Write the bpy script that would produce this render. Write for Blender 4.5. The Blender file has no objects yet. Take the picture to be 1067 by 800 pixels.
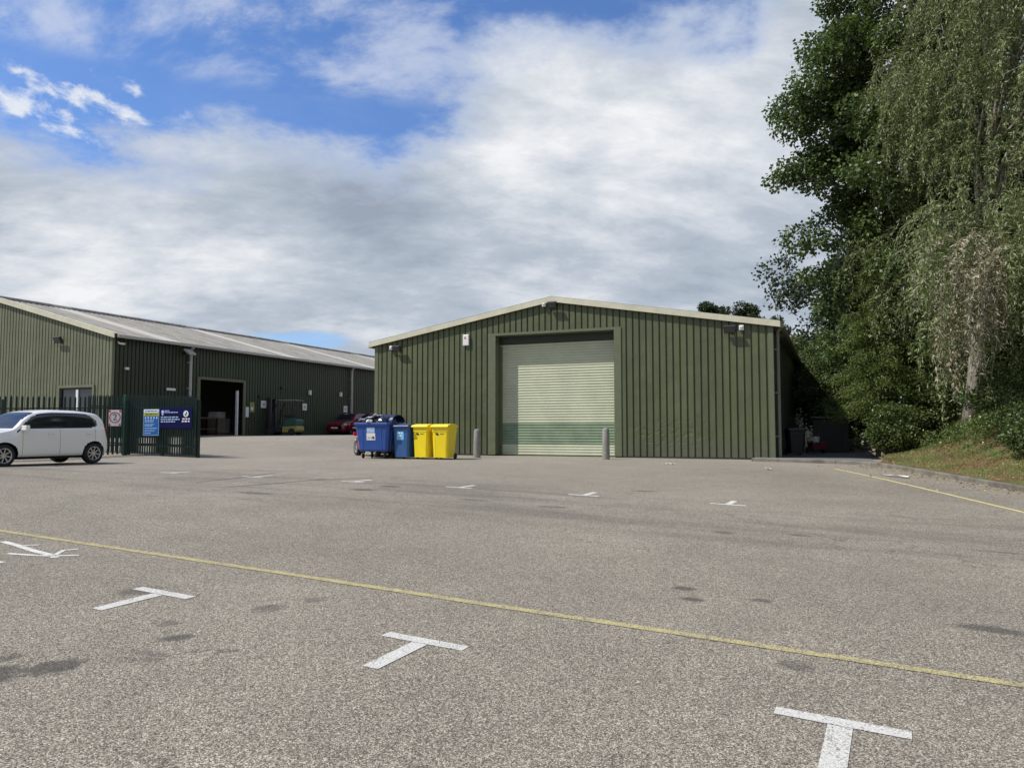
import bpy, math, random
import numpy as np
from mathutils import Vector, Matrix

random.seed(7)
R = math.radians
S = bpy.context.scene
COL = S.collection

# ------------------------------------------------------------------ camera
cam = bpy.data.objects.new('camera', bpy.data.cameras.new('camera'))
COL.objects.link(cam)
cam.location = (0, 0, 1.5)
cam.rotation_euler = (R(90) + math.atan(48 / 790.0), 0, 0)
cam.data.sensor_width = 36
cam.data.lens = 36 * 790.0 / 1067.0
cam.data.clip_start = 0.05
cam.data.clip_end = 3000
S.camera = cam

# ------------------------------------------------------------------ light
SUN_EL = R(52)
SUN_AZ = math.atan2(-0.982, -0.187)            # direction towards the sun, measured from +Y towards +X
to_sun = Vector((math.sin(SUN_AZ) * math.cos(SUN_EL), math.cos(SUN_AZ) * math.cos(SUN_EL), math.sin(SUN_EL)))
sun = bpy.data.objects.new('sun', bpy.data.lights.new('sun', 'SUN'))
COL.objects.link(sun)
sun.data.energy = 4.9
sun.data.angle = R(0.53)
sun.data.color = (1.0, 0.95, 0.87)
sun.rotation_euler = (-to_sun).to_track_quat('-Z', 'Y').to_euler()
sun.location = (-30, -10, 40)

S.view_settings.view_transform = 'Standard'
S.view_settings.look = 'None'
S.view_settings.exposure = 0.0
S.view_settings.gamma = 1.0
S.view_settings.use_curve_mapping = False

SKY_STRENGTH = 0.10
world = bpy.data.worlds.new('World')
S.world = world
world.use_nodes = True


class NT:
    """small helper to write node graphs as expressions"""
    def __init__(self, tree):
        self.t = tree
        tree.nodes.clear()

    def n(self, typ, ins=None, **kw):
        nd = self.t.nodes.new(typ)
        for k, v in kw.items():
            setattr(nd, k, v)
        for k, v in (ins or {}).items():
            self.set(nd.inputs[k], v)
        return nd

    def set(self, sock, v):
        if isinstance(v, bpy.types.NodeSocket):
            self.t.links.new(v, sock)
        else:
            if hasattr(sock.default_value, '__len__') and not hasattr(v, '__len__'):
                v = [v] * len(sock.default_value)
            if hasattr(sock.default_value, '__len__') and len(sock.default_value) == 4 and len(v) == 3:
                v = (*v, 1)
            sock.default_value = v

    def m(self, op, a, b=0.0, c=0.0, clamp=False):
        nd = self.n('ShaderNodeMath', operation=op, use_clamp=clamp)
        for i, v in enumerate((a, b, c)):
            self.set(nd.inputs[i], v)
        return nd.outputs[0]

    def comb(self, x, y, z):
        return self.n('ShaderNodeCombineXYZ', {0: x, 1: y, 2: z}).outputs[0]

    def sep(self, v):
        return self.n('ShaderNodeSeparateXYZ', {0: v}).outputs

    def noise(self, vec, scale, detail=4, rough=0.5, dist=0.0, w=None):
        nd = self.n('ShaderNodeTexNoise', {'Scale': scale, 'Detail': detail, 'Roughness': rough, 'Distortion': dist})
        if w is not None:
            nd.noise_dimensions = '4D'
            nd.inputs['W'].default_value = w
        if vec is not None:
            self.set(nd.inputs['Vector'], vec)
        return nd.outputs['Fac']

    def ss(self, v, a, b, to0=0.0, to1=1.0):
        nd = self.n('ShaderNodeMapRange', {'Value': v, 'From Min': a, 'From Max': b, 'To Min': to0, 'To Max': to1}, interpolation_type='SMOOTHSTEP')
        return nd.outputs[0]

    def lin(self, v, a, b, to0=0.0, to1=1.0):
        nd = self.n('ShaderNodeMapRange', {'Value': v, 'From Min': a, 'From Max': b, 'To Min': to0, 'To Max': to1})
        return nd.outputs[0]

    def mix(self, f, a, b, blend='MIX'):
        nd = self.n('ShaderNodeMix', data_type='RGBA', blend_type=blend)
        self.set(nd.inputs[0], f)
        self.set(nd.inputs[6], a)
        self.set(nd.inputs[7], b)
        return nd.outputs[2]

    def ramp(self, v, stops):
        nd = self.n('ShaderNodeValToRGB', {0: v})
        cr = nd.color_ramp
        while len(cr.elements) > 1:
            cr.elements.remove(cr.elements[-1])
        cr.elements[0].position = stops[0][0]
        cr.elements[0].color = (*stops[0][1], 1)
        for p, c in stops[1:]:
            e = cr.elements.new(p)
            e.color = (*c, 1)
        return nd.outputs[0]


def sky():
    g = NT(world.node_tree)
    d = g.n('ShaderNodeTexCoord').outputs['Generated']
    x, y, z = g.sep(d)
    az = g.m('ARCTAN2', x, y)
    el = g.m('ARCSINE', z)
    nish = g.n('ShaderNodeTexSky', sky_type='NISHITA', sun_disc=False)
    nish.sun_elevation = SUN_EL
    nish.sun_rotation = SUN_AZ % (2 * math.pi)
    nish.altitude = 50
    nish.air_density = 1.0
    nish.dust_density = 0.4
    nish.ozone_density = 2.5
    # cloud layer seen in perspective: direction projected on a flat layer
    zz = g.m('ADD', g.m('MAXIMUM', z, 0.0), 0.16)
    px = g.m('DIVIDE', x, zz)
    py = g.m('DIVIDE', y, zz)
    P = g.comb(px, py, 0.0)
    A = g.comb(az, g.m('MULTIPLY', el, 1.0), 0.0)
    n_edge = g.noise(P, 2.4, 12, 0.64, 0.1, 1.3)
    # elevation of the upper edge of the cloud deck by compass direction
    t = g.lin(az, -math.pi / 4, math.pi / 4)
    def e(a):
        return (a / 60.0,) * 3
    az0 = lambda a: (a + 45) / 90.0
    b = g.ramp(t, [(0, e(22)), (az0(-38), e(20.5)), (az0(-30), e(19.0)), (az0(-19), e(20.6)), (az0(-14), e(20.4)), (az0(-9), e(21.5)), (az0(-5), e(25.0)),
                   (az0(0), e(28)), (az0(6), e(28.5)), (az0(12), e(29.5)), (az0(18), e(28.5)), (az0(24), e(36)), (1, e(45))])
    bz = g.m('MULTIPLY', b, R(60))
    edge = g.m('ADD', g.m('SUBTRACT', bz, el), g.m('MULTIPLY', g.m('SUBTRACT', n_edge, 0.5), 0.30))
    gp1 = g.m('DIVIDE', g.m('SUBTRACT', az, R(-16.0)), R(5.5))
    gp2 = g.m('DIVIDE', g.m('SUBTRACT', el, R(6.4)), R(1.1))
    gap = g.m('EXPONENT', g.m('MULTIPLY', g.m('ADD', g.m('MULTIPLY', gp1, gp1), g.m('MULTIPLY', gp2, gp2)), -1.0))
    gap = g.ss(g.m('ADD', gap, g.m('MULTIPLY', g.m('SUBTRACT', n_edge, 0.5), 1.2)), 0.45, 0.85, 0.0, 0.75)
    deck = g.m('MULTIPLY', g.ss(edge, -0.025, 0.03), g.m('SUBTRACT', 1.0, gap))
    # behind the viewer the cloud is broken
    n_far = g.noise(P, 0.9, 4, 0.55, 0.0, 7.7)
    # thin high cloud in the blue
    n_w = g.noise(g.comb(g.m('ADD', px, g.m('MULTIPLY', py, 0.35)), g.m('MULTIPLY', py, 1.3), 0.0), 3.0, 11, 0.64, 0.3, 3.1)
    band = g.ss(el, R(23.0), R(24.8))
    wisp = g.m('MULTIPLY', g.m('MULTIPLY', g.ss(n_w, 0.45, 0.68), 0.74), g.m('ADD', g.m('MULTIPLY', band, 0.92), 0.08))
    # bright broken streaks on the left, sloping down to the right
    ca, sa = math.cos(R(13)), math.sin(R(13))
    v = g.m('ADD', g.m('MULTIPLY', az, sa), g.m('MULTIPLY', el, ca))
    u = g.m('SUBTRACT', g.m('MULTIPLY', az, ca), g.m('MULTIPLY', el, sa))
    n_p = g.noise(g.comb(g.m('MULTIPLY', u, 26.0), g.m('MULTIPLY', v, 44.0), 0.0), 1.0, 10, 0.62, 0.25, 2.2)
    masks = []
    for vc, vs_, ac, as_ in ((13.9, .75, -30.0, 5.2), (12.0, .95, -33.5, 4.2), (15.6, .7, -27.0, 3.0)):
        dv = g.m('DIVIDE', g.m('SUBTRACT', v, R(vc)), R(vs_))
        du = g.m('DIVIDE', g.m('SUBTRACT', az, R(ac)), R(as_))
        masks.append(g.m('EXPONENT', g.m('MULTIPLY', g.m('ADD', g.m('MULTIPLY', du, du), g.m('MULTIPLY', dv, dv)), -0.8)))
    mask = g.m('MAXIMUM', g.m('MAXIMUM', masks[0], masks[1]), g.m('MULTIPLY', masks[2], 0.55))
    puff = g.ss(g.m('ADD', n_p, g.m('MULTIPLY', mask, 0.34)), 0.66, 0.90)
    # deck colouring
    z3 = g.m('ADD', g.m('MAXIMUM', z, 0.0), 0.34)
    qx = g.m('DIVIDE', x, z3)
    qy = g.m('DIVIDE', y, z3)
    # rows of cloud drift diagonally, up to the right
    Q = g.comb(g.m('ADD', qx, g.m('MULTIPLY', qy, 0.45)), g.m('MULTIPLY', g.m('SUBTRACT', qy, g.m('MULTIPLY', qx, 0.25)), 1.7), 0.0)
    n1 = g.noise(Q, 2.0, 10, 0.55, 0.25, 5.0)
    n2 = g.noise(Q, 6.0, 12, 0.66, 0.25, 8.0)
    n3 = g.noise(A, 3.4, 4, 0.5, 0.2, 4.4)
    val = g.m('ADD', g.m('MULTIPLY', n1, 0.46), g.m('ADD', g.m('MULTIPLY', n2, 0.28), g.m('MULTIPLY', n3, 0.26)))
    # bright heart of the deck towards the upper centre, grey rim near the top edge on the left
    q1 = g.m('DIVIDE', g.m('SUBTRACT', az, R(6)), R(13))
    q2 = g.m('DIVIDE', g.m('SUBTRACT', el, R(21.5)), R(6.5))
    heart = g.m('EXPONENT', g.m('MULTIPLY', g.m('ADD', g.m('MULTIPLY', q1, q1), g.m('MULTIPLY', q2, q2)), -1.0))
    q3 = g.m('DIVIDE', g.m('SUBTRACT', az, R(-31)), R(13))
    q4 = g.m('DIVIDE', g.m('SUBTRACT', el, R(12.0)), R(4.5))
    heart2 = g.m('EXPONENT', g.m('MULTIPLY', g.m('ADD', g.m('MULTIPLY', q3, q3), g.m('MULTIPLY', q4, q4)), -1.0))
    q5 = g.m('DIVIDE', g.m('SUBTRACT', az, R(-13)), R(8))
    q6 = g.m('DIVIDE', g.m('SUBTRACT', el, R(17.0)), R(3.5))
    rim = g.m('EXPONENT', g.m('MULTIPLY', g.m('ADD', g.m('MULTIPLY', q5, q5), g.m('MULTIPLY', q6, q6)), -1.0))
    val = g.m('ADD', val, g.m('ADD', g.m('MULTIPLY', heart, 0.13), g.m('MULTIPLY', heart2, 0.09)))
    val = g.m('SUBTRACT', val, g.m('MULTIPLY', rim, 0.08))
    k = 1 / SKY_STRENGTH
    def c(r_, g_, b_):
        return (r_ * k, g_ * k, b_ * k)
    deckcol = g.ramp(g.lin(val, 0.385, 0.645), [(0.0, (0.33, 0.38, 0.47)), (0.22, (0.41, 0.47, 0.56)), (0.45, (0.50, 0.56, 0.64)), (0.68, (0.66, 0.70, 0.76)), (1.0, (0.90, 0.91, 0.93))])
    deckcol = g.mix(1.0, deckcol, (k, k, k), 'MULTIPLY')
    thin = g.mix(g.ss(edge, 0.0, 0.08), c(0.44, 0.53, 0.72), deckcol)
    deck_all = g.m('MAXIMUM', deck, g.m('MULTIPLY', g.ss(n_far, 0.50, 0.68), g.ss(g.m('ABSOLUTE', az), R(60), R(90))))
    base = g.mix(1.0, nish.outputs[0], (0.95, 1.20, 1.60), 'MULTIPLY')
    s1 = g.mix(wisp, base, c(0.62, 0.68, 0.82))
    s2 = g.mix(deck_all, s1, thin)
    s3 = g.mix(g.m('MULTIPLY', puff, 0.9), s2, c(0.84, 0.87, 0.91))
    bg = g.n('ShaderNodeBackground', {'Color': s3, 'Strength': SKY_STRENGTH})
    out = g.n('ShaderNodeOutputWorld')
    g.t.links.new(bg.outputs[0], out.inputs[0])


sky()

# ------------------------------------------------------------------ materials
_M = {}


def mat(name, color, rough=0.6, metal=0.0, spec=0.5, noise=0.0, nscale=4.0, bump=0.0, bscale=30.0, coat=0.0):
    if name in _M:
        return _M[name]
    m = bpy.data.materials.new(name)
    m.use_nodes = True
    g = NT(m.node_tree)
    b = g.n('ShaderNodeBsdfPrincipled', {'Base Color': color, 'Roughness': rough, 'Metallic': metal, 'Specular IOR Level': spec, 'Coat Weight': coat})
    o = g.n('ShaderNodeOutputMaterial')
    g.t.links.new(b.outputs[0], o.inputs[0])
    if noise or bump:
        tc = g.n('ShaderNodeTexCoord').outputs['Object']
        if noise:
            f = g.noise(tc, nscale, 6, 0.6)
            f2 = g.lin(f, 0.3, 0.7, 1 - noise, 1 + noise)
            col = g.mix(1.0, color, g.comb(f2, f2, f2), 'MULTIPLY')
            g.set(b.inputs['Base Color'], col)
            g.set(b.inputs['Roughness'], g.lin(f, 0.3, 0.7, max(0, rough - 0.1), min(1, rough + 0.1)))
        if bump:
            bn = g.n('ShaderNodeBump', {'Strength': bump, 'Distance': 0.01, 'Height': g.noise(tc, bscale, 4, 0.6)})
            g.t.links.new(bn.outputs[0], b.inputs['Normal'])
    _M[name] = m
    return m


def leaf_mat(name, c1, c2, trans=0.25, rough=0.5, c3=None, spec=0.4):
    m = bpy.data.materials.new(name)
    m.use_nodes = True
    g = NT(m.node_tree)
    geo = g.n('ShaderNodeNewGeometry')
    r = geo.outputs['Random Per Island']
    tc = g.n('ShaderNodeTexCoord').outputs['Object']
    n = g.noise(tc, 0.7, 3, 0.5)
    col = g.mix(r, c1, c2)
    if c3:
        col = g.mix(g.ss(n, 0.5, 0.65), col, c3)
    n2 = g.lin(n, 0.3, 0.7, 0.8, 1.2)
    col = g.mix(1.0, col, g.comb(n2, n2, n2), 'MULTIPLY')
    p = g.n('ShaderNodeBsdfPrincipled', {'Base Color': col, 'Roughness': rough, 'Specular IOR Level': spec})
    tcol = g.mix(1.0, col, (1.25, 1.35, 0.5), 'MULTIPLY')
    tr = g.n('ShaderNodeBsdfTranslucent', {'Color': tcol})
    mx = g.n('ShaderNodeMixShader', {0: trans})
    g.t.links.new(p.outputs[0], mx.inputs[1])
    g.t.links.new(tr.outputs[0], mx.inputs[2])
    o = g.n('ShaderNodeOutputMaterial')
    g.t.links.new(mx.outputs[0], o.inputs[0])
    return m


def asphalt_mat():
    m = bpy.data.materials.new('asphalt')
    m.use_nodes = True
    g = NT(m.node_tree)
    tc = g.n('ShaderNodeTexCoord').outputs['Object']
    x, y, z = g.sep(tc)
    # coordinates along / across the lane in front of the bays
    ca, sa = 0.891, -0.454
    u = g.m('ADD', g.m('MULTIPLY', x, ca), g.m('MULTIPLY', y, sa))
    v = g.m('SUBTRACT', g.m('MULTIPLY', y, ca), g.m('MULTIPLY', x, sa))
    vor = g.n('ShaderNodeTexVoronoi', {'Vector': tc, 'Scale': 165.0, 'Randomness': 1.0})
    cell = g.sep(vor.outputs['Color'])[0]
    vor2 = g.n('ShaderNodeTexVoronoi', {'Vector': tc, 'Scale': 80.0, 'Randomness': 1.0})
    cell2 = g.sep(vor2.outputs['Color'])[1]
    fine = g.noise(tc, 110.0, 3, 0.7)
    base = g.ramp(cell, [(0.0, (0.068, 0.059, 0.049)), (0.35, (0.150, 0.134, 0.112)), (0.70, (0.265, 0.237, 0.199)), (1.0, (0.47, 0.43, 0.37))])
    k = g.lin(g.m('ADD', g.m('MULTIPLY', cell2, 0.5), g.m('MULTIPLY', fine, 0.5)), 0.2, 0.8, 0.72, 1.28)
    base = g.mix(1.0, base, g.comb(k, k, k), 'MULTIPLY')
    big = g.noise(tc, 0.35, 5, 0.55, 0.4, 1.0)
    mid = g.noise(tc, 1.7, 5, 0.6, 0.2, 2.0)
    kb = g.m('MULTIPLY', g.lin(big, 0.3, 0.7, 0.96, 1.27), g.lin(mid, 0.3, 0.7, 0.91, 1.08))
    base = g.mix(1.0, base, g.comb(g.m('MULTIPLY', kb, 0.97), g.m('MULTIPLY', kb, 0.96), g.m('MULTIPLY', kb, 0.90)), 'MULTIPLY')
    # worn lane: darker tyre-polished tracks running along the row
    lane = g.noise(g.comb(g.m('MULTIPLY', u, 0.22), g.m('MULTIPLY', v, 1.5), 0.0), 1.0, 5, 0.6, 0.5, 3.0)
    lmask = g.m('MULTIPLY', g.ss(v, 8.2, 9.2), g.ss(v, 13.5, 12.0))
    dark = g.m('MULTIPLY', g.ss(lane, 0.44, 0.66), lmask)
    # oil stains
    st = g.noise(g.comb(g.m('MULTIPLY', u, 1.5), g.m('MULTIPLY', v, 2.6), 0.0), 1.0, 3, 0.5, 0.3, 9.0)
    stain = g.ss(st, 0.70, 0.76)
    tot = g.m('ADD', g.m('MULTIPLY', dark, 0.26), g.m('MULTIPLY', stain, 0.42))
    wob = g.m('MULTIPLY', g.m('SUBTRACT', g.noise(tc, 9.0, 4, 0.6), 0.5), 0.9)
    for (sx, sy, a, b, ang, st_) in STAINS:
        dx = g.m('SUBTRACT', x, sx)
        dy = g.m('SUBTRACT', y, sy)
        c_, s_ = math.cos(ang), math.sin(ang)
        e1 = g.m('DIVIDE', g.m('ADD', g.m('MULTIPLY', dx, c_), g.m('MULTIPLY', dy, s_)), a)
        e2 = g.m('DIVIDE', g.m('SUBTRACT', g.m('MULTIPLY', dy, c_), g.m('MULTIPLY', dx, s_)), b)
        r2 = g.m('ADD', g.m('SQRT', g.m('ADD', g.m('MULTIPLY', e1, e1), g.m('MULTIPLY', e2, e2))), wob)
        tot = g.m('ADD', tot, g.ss(r2, 1.05, 0.45, 0.0, st_))
    tot = g.m('MINIMUM', g.m('MULTIPLY', tot, 1.25), 0.72)
    base = g.mix(tot, base, (0.05, 0.046, 0.042))
    # hairline cracks
    vc = g.n('ShaderNodeTexVoronoi', {'Vector': g.comb(g.m('ADD', x, g.m('MULTIPLY', g.noise(tc, 1.4, 5, 0.6), 1.6)), g.m('ADD', y, g.m('MULTIPLY', g.noise(tc, 1.1, 5, 0.6, 0, 4.0), 1.6)), 0.0), 'Scale': 0.30}, feature='DISTANCE_TO_EDGE')
    crack = g.m('MULTIPLY', g.ss(vc.outputs['Distance'], 0.0045, 0.001), g.ss(big, 0.46, 0.56))
    base = g.mix(g.m('MULTIPLY', crack, 0.55), base, (0.05, 0.046, 0.04))
    # paler dusty band near the far units
    dust = g.m('MULTIPLY', g.ss(y, 14.0, 24.0), 0.32)
    base = g.mix(dust, base, (0.32, 0.290, 0.243))
    bs = g.n('ShaderNodeBsdfPrincipled', {'Base Color': base, 'Roughness': 0.92, 'Specular IOR Level': 0.25})
    h = g.m('ADD', g.m('MULTIPLY', vor.outputs['Distance'], -1.0), g.m('MULTIPLY', cell, 0.5))
    bn = g.n('ShaderNodeBump', {'Strength': 0.6, 'Distance': 0.004, 'Height': h})
    g.t.links.new(bn.outputs[0], bs.inputs['Normal'])
    o = g.n('ShaderNodeOutputMaterial')
    g.t.links.new(bs.outputs[0], o.inputs[0])
    return m


def paint_mat(name, color, wear=0.5):
    """worn road paint: asphalt shows between the chippings"""
    m = bpy.data.materials.new(name)
    m.use_nodes = True
    g = NT(m.node_tree)
    tc = g.n('ShaderNodeTexCoord').outputs['Object']
    vor = g.n('ShaderNodeTexVoronoi', {'Vector': tc, 'Scale': 165.0})
    cell = g.sep(vor.outputs['Color'])[0]
    n = g.m('ADD', g.m('MULTIPLY', g.noise(tc, 7.0, 5, 0.65), 0.55), g.m('MULTIPLY', g.noise(tc, 45.0, 4, 0.7), 0.45))
    f = g.ss(g.m('ADD', g.m('MULTIPLY', cell, 0.35), n), wear + 0.08, wear + 0.24)
    shade = g.lin(cell, 0, 1, 0.72, 1.08)
    col = g.mix(1.0, color, g.comb(shade, shade, shade), 'MULTIPLY')
    base = g.mix(f, (0.17, 0.153, 0.13), col)
    bs = g.n('ShaderNodeBsdfPrincipled', {'Base Color': base, 'Roughness': 0.85, 'Specular IOR Level': 0.2})
    bn = g.n('ShaderNodeBump', {'Strength': 0.5, 'Distance': 0.005, 'Height': cell})
    g.t.links.new(bn.outputs[0], bs.inputs['Normal'])
    o = g.n('ShaderNodeOutputMaterial')
    g.t.links.new(bs.outputs[0], o.inputs[0])
    return m


def clad_mat(name, color, dirt=0.5):
    """painted steel cladding with faint rain streaks and grime at the foot"""
    m = bpy.data.materials.new(name)
    m.use_nodes = True
    g = NT(m.node_tree)
    tc = g.n('ShaderNodeTexCoord').outputs['Object']
    x, y, z = g.sep(tc)
    s = g.noise(g.comb(g.m('MULTIPLY', x, 6.0), g.m('MULTIPLY', y, 6.0), g.m('MULTIPLY', z, 0.5)), 1.0, 5, 0.6)
    n = g.noise(tc, 1.1, 5, 0.6)
    k = g.m('MULTIPLY', g.lin(s, 0.3, 0.7, 0.90, 1.08), g.lin(n, 0.3, 0.7, 0.90, 1.08))
    col = g.mix(1.0, color, g.comb(k, k, k), 'MULTIPLY')
    sheet = g.n('ShaderNodeTexWhiteNoise', {'W': g.m('FLOOR', g.m('DIVIDE', g.m('ADD', g.m('ADD', x, y), 100.0), 0.92))}, noise_dimensions='1D').outputs['Value']
    ks = g.lin(sheet, 0, 1, 0.92, 1.07)
    col = g.mix(1.0, col, g.comb(ks, ks, ks), 'MULTIPLY')
    foot = g.m('MULTIPLY', g.ss(g.m('ADD', z, g.m('MULTIPLY', g.m('ADD', n, s), -0.35)), 1.05, 0.25), dirt)
    col = g.mix(foot, col, (0.10, 0.095, 0.075))
    bs = g.n('ShaderNodeBsdfPrincipled', {'Base Color': col, 'Roughness': g.lin(n, 0.3, 0.7, 0.42, 0.62), 'Specular IOR Level': 0.4})
    # shallow dents low on the wall
    d = g.noise(tc, 2.3, 2, 0.5, 0, 2.0)
    zone = g.m('MULTIPLY', g.m('MULTIPLY', g.ss(x, -5.0, -4.2), g.ss(x, -1.6, -2.4)), g.m('MULTIPLY', g.ss(z, .75, 1.0), g.ss(z, 2.1, 1.5)))
    dz = g.ss(g.noise(g.comb(x, 0.0, g.m('MULTIPLY', z, 1.3)), 4.5, 2, 0.5, 0.4, 6.0), 0.52, 0.62)
    d = g.m('ADD', d, g.m('MULTIPLY', g.m('MULTIPLY', zone, dz), -0.45))
    bn = g.n('ShaderNodeBump', {'Strength': 0.5, 'Distance': 0.03, 'Height': d})
    g.t.links.new(bn.outputs[0], bs.inputs['Normal'])
    o = g.n('ShaderNodeOutputMaterial')
    g.t.links.new(bs.outputs[0], o.inputs[0])
    return m


def bank_mat():
    m = bpy.data.materials.new('bank_soil_and_grass')
    m.use_nodes = True
    g = NT(m.node_tree)
    tc = g.n('ShaderNodeTexCoord').outputs['Object']
    n = g.noise(tc, 1.3, 6, 0.65)
    f = g.noise(tc, 22.0, 5, 0.7)
    a = g.ramp(f, [(0.3, (0.05, 0.035, 0.02)), (0.5, (0.15, 0.095, 0.05)), (0.7, (0.27, 0.18, 0.10))])
    b = g.ramp(f, [(0.3, (0.045, 0.06, 0.018)), (0.5, (0.12, 0.14, 0.045)), (0.7, (0.22, 0.23, 0.09))])
    col = g.mix(g.ss(n, 0.42, 0.58), a, b)
    bs = g.n('ShaderNodeBsdfPrincipled', {'Base Color': col, 'Roughness': 0.95, 'Specular IOR Level': 0.1})
    bn = g.n('ShaderNodeBump', {'Strength': 0.8, 'Distance': 0.04, 'Height': f})
    g.t.links.new(bn.outputs[0], bs.inputs['Normal'])
    o = g.n('ShaderNodeOutputMaterial')
    g.t.links.new(bs.outputs[0], o.inputs[0])
    return m


def roof_mat():
    m = bpy.data.materials.new('fibre_cement_roof')
    m.use_nodes = True
    g = NT(m.node_tree)
    tc = g.n('ShaderNodeTexCoord').outputs['Object']
    x, y, z = g.sep(tc)
    s = g.noise(g.comb(g.m('MULTIPLY', x, 0.4), g.m('MULTIPLY', y, 3.0), 0.0), 1.0, 6, 0.65)
    n = g.noise(tc, 2.0, 6, 0.7)
    k = g.m('ADD', g.m('MULTIPLY', s, 0.6), g.m('MULTIPLY', n, 0.4))
    col = g.ramp(k, [(0.3, (0.13, 0.12, 0.10)), (0.5, (0.27, 0.255, 0.225)), (0.7, (0.42, 0.40, 0.36))])
    # pale rooflight strips
    w = g.m('FRACT', g.m('DIVIDE', y, 9.0))
    strip = g.m('MULTIPLY', g.ss(w, 0.30, 0.31), g.ss(w, 0.43, 0.42))
    col = g.mix(g.m('MULTIPLY', strip, 0.65), col, (0.52, 0.51, 0.46))
    bs = g.n('ShaderNodeBsdfPrincipled', {'Base Color': col, 'Roughness': 0.85, 'Specular IOR Level': 0.2})
    o = g.n('ShaderNodeOutputMaterial')
    g.t.links.new(bs.outputs[0], o.inputs[0])
    return m


def bark_mat():
    m = bpy.data.materials.new('bark')
    m.use_nodes = True
    g = NT(m.node_tree)
    tc = g.n('ShaderNodeTexCoord').outputs['Object']
    x, y, z = g.sep(tc)
    n = g.noise(g.comb(g.m('MULTIPLY', x, 9.0), g.m('MULTIPLY', y, 9.0), g.m('MULTIPLY', z, 2.2)), 1.0, 6, 0.7)
    col = g.ramp(n, [(0.35, (0.06, 0.05, 0.04)), (0.5, (0.19, 0.17, 0.14)), (0.65, (0.38, 0.35, 0.30))])
    bs = g.n('ShaderNodeBsdfPrincipled', {'Base Color': col, 'Roughness': 0.9, 'Specular IOR Level': 0.15})
    bn = g.n('ShaderNodeBump', {'Strength': 0.9, 'Distance': 0.03, 'Height': n})
    g.t.links.new(bn.outputs[0], bs.inputs['Normal'])
    o = g.n('ShaderNodeOutputMaterial')
    g.t.links.new(bs.outputs[0], o.inputs[0])
    return m


STAINS = [(-2.85, 4.10, .26, .13, .9, .62), (-2.55, 4.3, .18, .09, .8, .55), (-2.9, 4.42, .12, .05, .7, .35), (-2.1, 4.85, .13, .05, .6, .45),
          (-2.3, 5.15, .09, .05, .5, .3), (-1.75, 5.55, .16, .07, .8, .32), (-1.5, 5.8, .10, .05, .8, .3), (-2.9, 6.0, .2, .1, .5, .35), (1.42, 6.35, .12, .06, -.3, .45),
          (1.40, 6.0, .13, .05, -.4, .5), (1.95, 6.0, .10, .04, -.3, .4), (1.65, 4.5, .12, .07, -.6, .32), (3.3, 5.3, .30, .07, -.5, .4), (3.9, 5.6, .12, .04, -.5, .3),
          (2.55, 9.2, .16, .08, -.4, .35), (3.4, 9.1, .22, .05, -.45, .35), (2.4, 13.8, .3, .1, -.3, .35), (.6, 11.3, .3, .09, -.4, .32), (-.6, 12.0, .3, .08, -.4, .3),
          (-2.6, 13.3, .3, .12, -.4, .45), (-2.25, 14.0, .3, .12, -.4, .4), (-5.6, 8.1, .35, .1, -.45, .35), (-4.2, 12.5, .5, .1, -.35, .35), (5.2, 8.2, .35, .05, -.5, .3)]

STAINS = [(a_, b_, c_ * 1.0, d_ * 1.7, e_, f_ * 1.25) for a_, b_, c_, d_, e_, f_ in STAINS]
M_ASPH = asphalt_mat()
M_WHITE_PAINT = paint_mat('worn_white_road_paint', (0.60, 0.585, 0.54), 0.36)
M_WHITE_WORN = paint_mat('very_worn_white_road_paint', (0.72, 0.70, 0.65), 0.38)
M_YELLOW_PAINT = paint_mat('worn_yellow_road_paint', (0.50, 0.43, 0.20), 0.46)
M_YELLOW_FAR = paint_mat('bright_yellow_road_paint', (0.68, 0.58, 0.26), 0.34)
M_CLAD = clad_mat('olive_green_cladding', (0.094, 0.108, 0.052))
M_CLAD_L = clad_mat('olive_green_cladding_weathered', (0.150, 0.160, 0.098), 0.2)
M_CLAD_SHADE = clad_mat('shade_darkened_green_cladding', (0.037, 0.046, 0.026), 0.3)  # same green paint as the front, coloured darker to stand in for shade
M_TRIM = mat('cream_verge_trim', (0.56, 0.54, 0.40), 0.55, noise=0.10, nscale=2.5)
M_TRIM_G = mat('green_door_flashing', (0.115, 0.133, 0.072), 0.5, noise=0.08)
M_DARKP = mat('dark_green_panel', (0.02, 0.025, 0.017), 0.5)
M_SHUT = mat('pale_cream_shutter', (0.48, 0.50, 0.35), 0.5, noise=0.10, nscale=1.5)
M_SHUTG = mat('green_shutter_band', (0.18, 0.245, 0.155), 0.5, noise=0.22, nscale=1.5)
M_ROOF = roof_mat()
M_PIPE = mat('grey_green_downpipe', (0.23, 0.235, 0.18), 0.5, noise=0.06)
M_PIPEL = mat('pale_grey_downpipe', (0.42, 0.42, 0.38), 0.5, noise=0.06)
M_BLACK = mat('black_plastic', (0.018, 0.018, 0.018), 0.45)
M_DARK = mat('dark_grey_metal', (0.03, 0.03, 0.032), 0.55, 0.0, 0.3)
M_WHITEP = mat('white_plastic', (0.72, 0.72, 0.70), 0.4)
M_LENS = mat('floodlight_glass', (0.06, 0.065, 0.07), 0.15, 0.0, 0.4)
M_CONC = mat('grey_concrete', (0.24, 0.23, 0.20), 0.9, noise=0.25, nscale=9, bump=0.5, bscale=60)
M_KERB = mat('kerb_concrete', (0.18, 0.165, 0.135), 0.9, noise=0.30, nscale=3, bump=0.5, bscale=60)
_g = M_KERB.node_tree
_b = [n_ for n_ in _g.nodes if n_.type == 'BSDF_PRINCIPLED'][0]
_src = _b.inputs['Base Color'].links[0].from_socket
_h = NT.__new__(NT); _h.t = _g
_c = _h.n('ShaderNodeTexCoord').outputs['Object']
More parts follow.
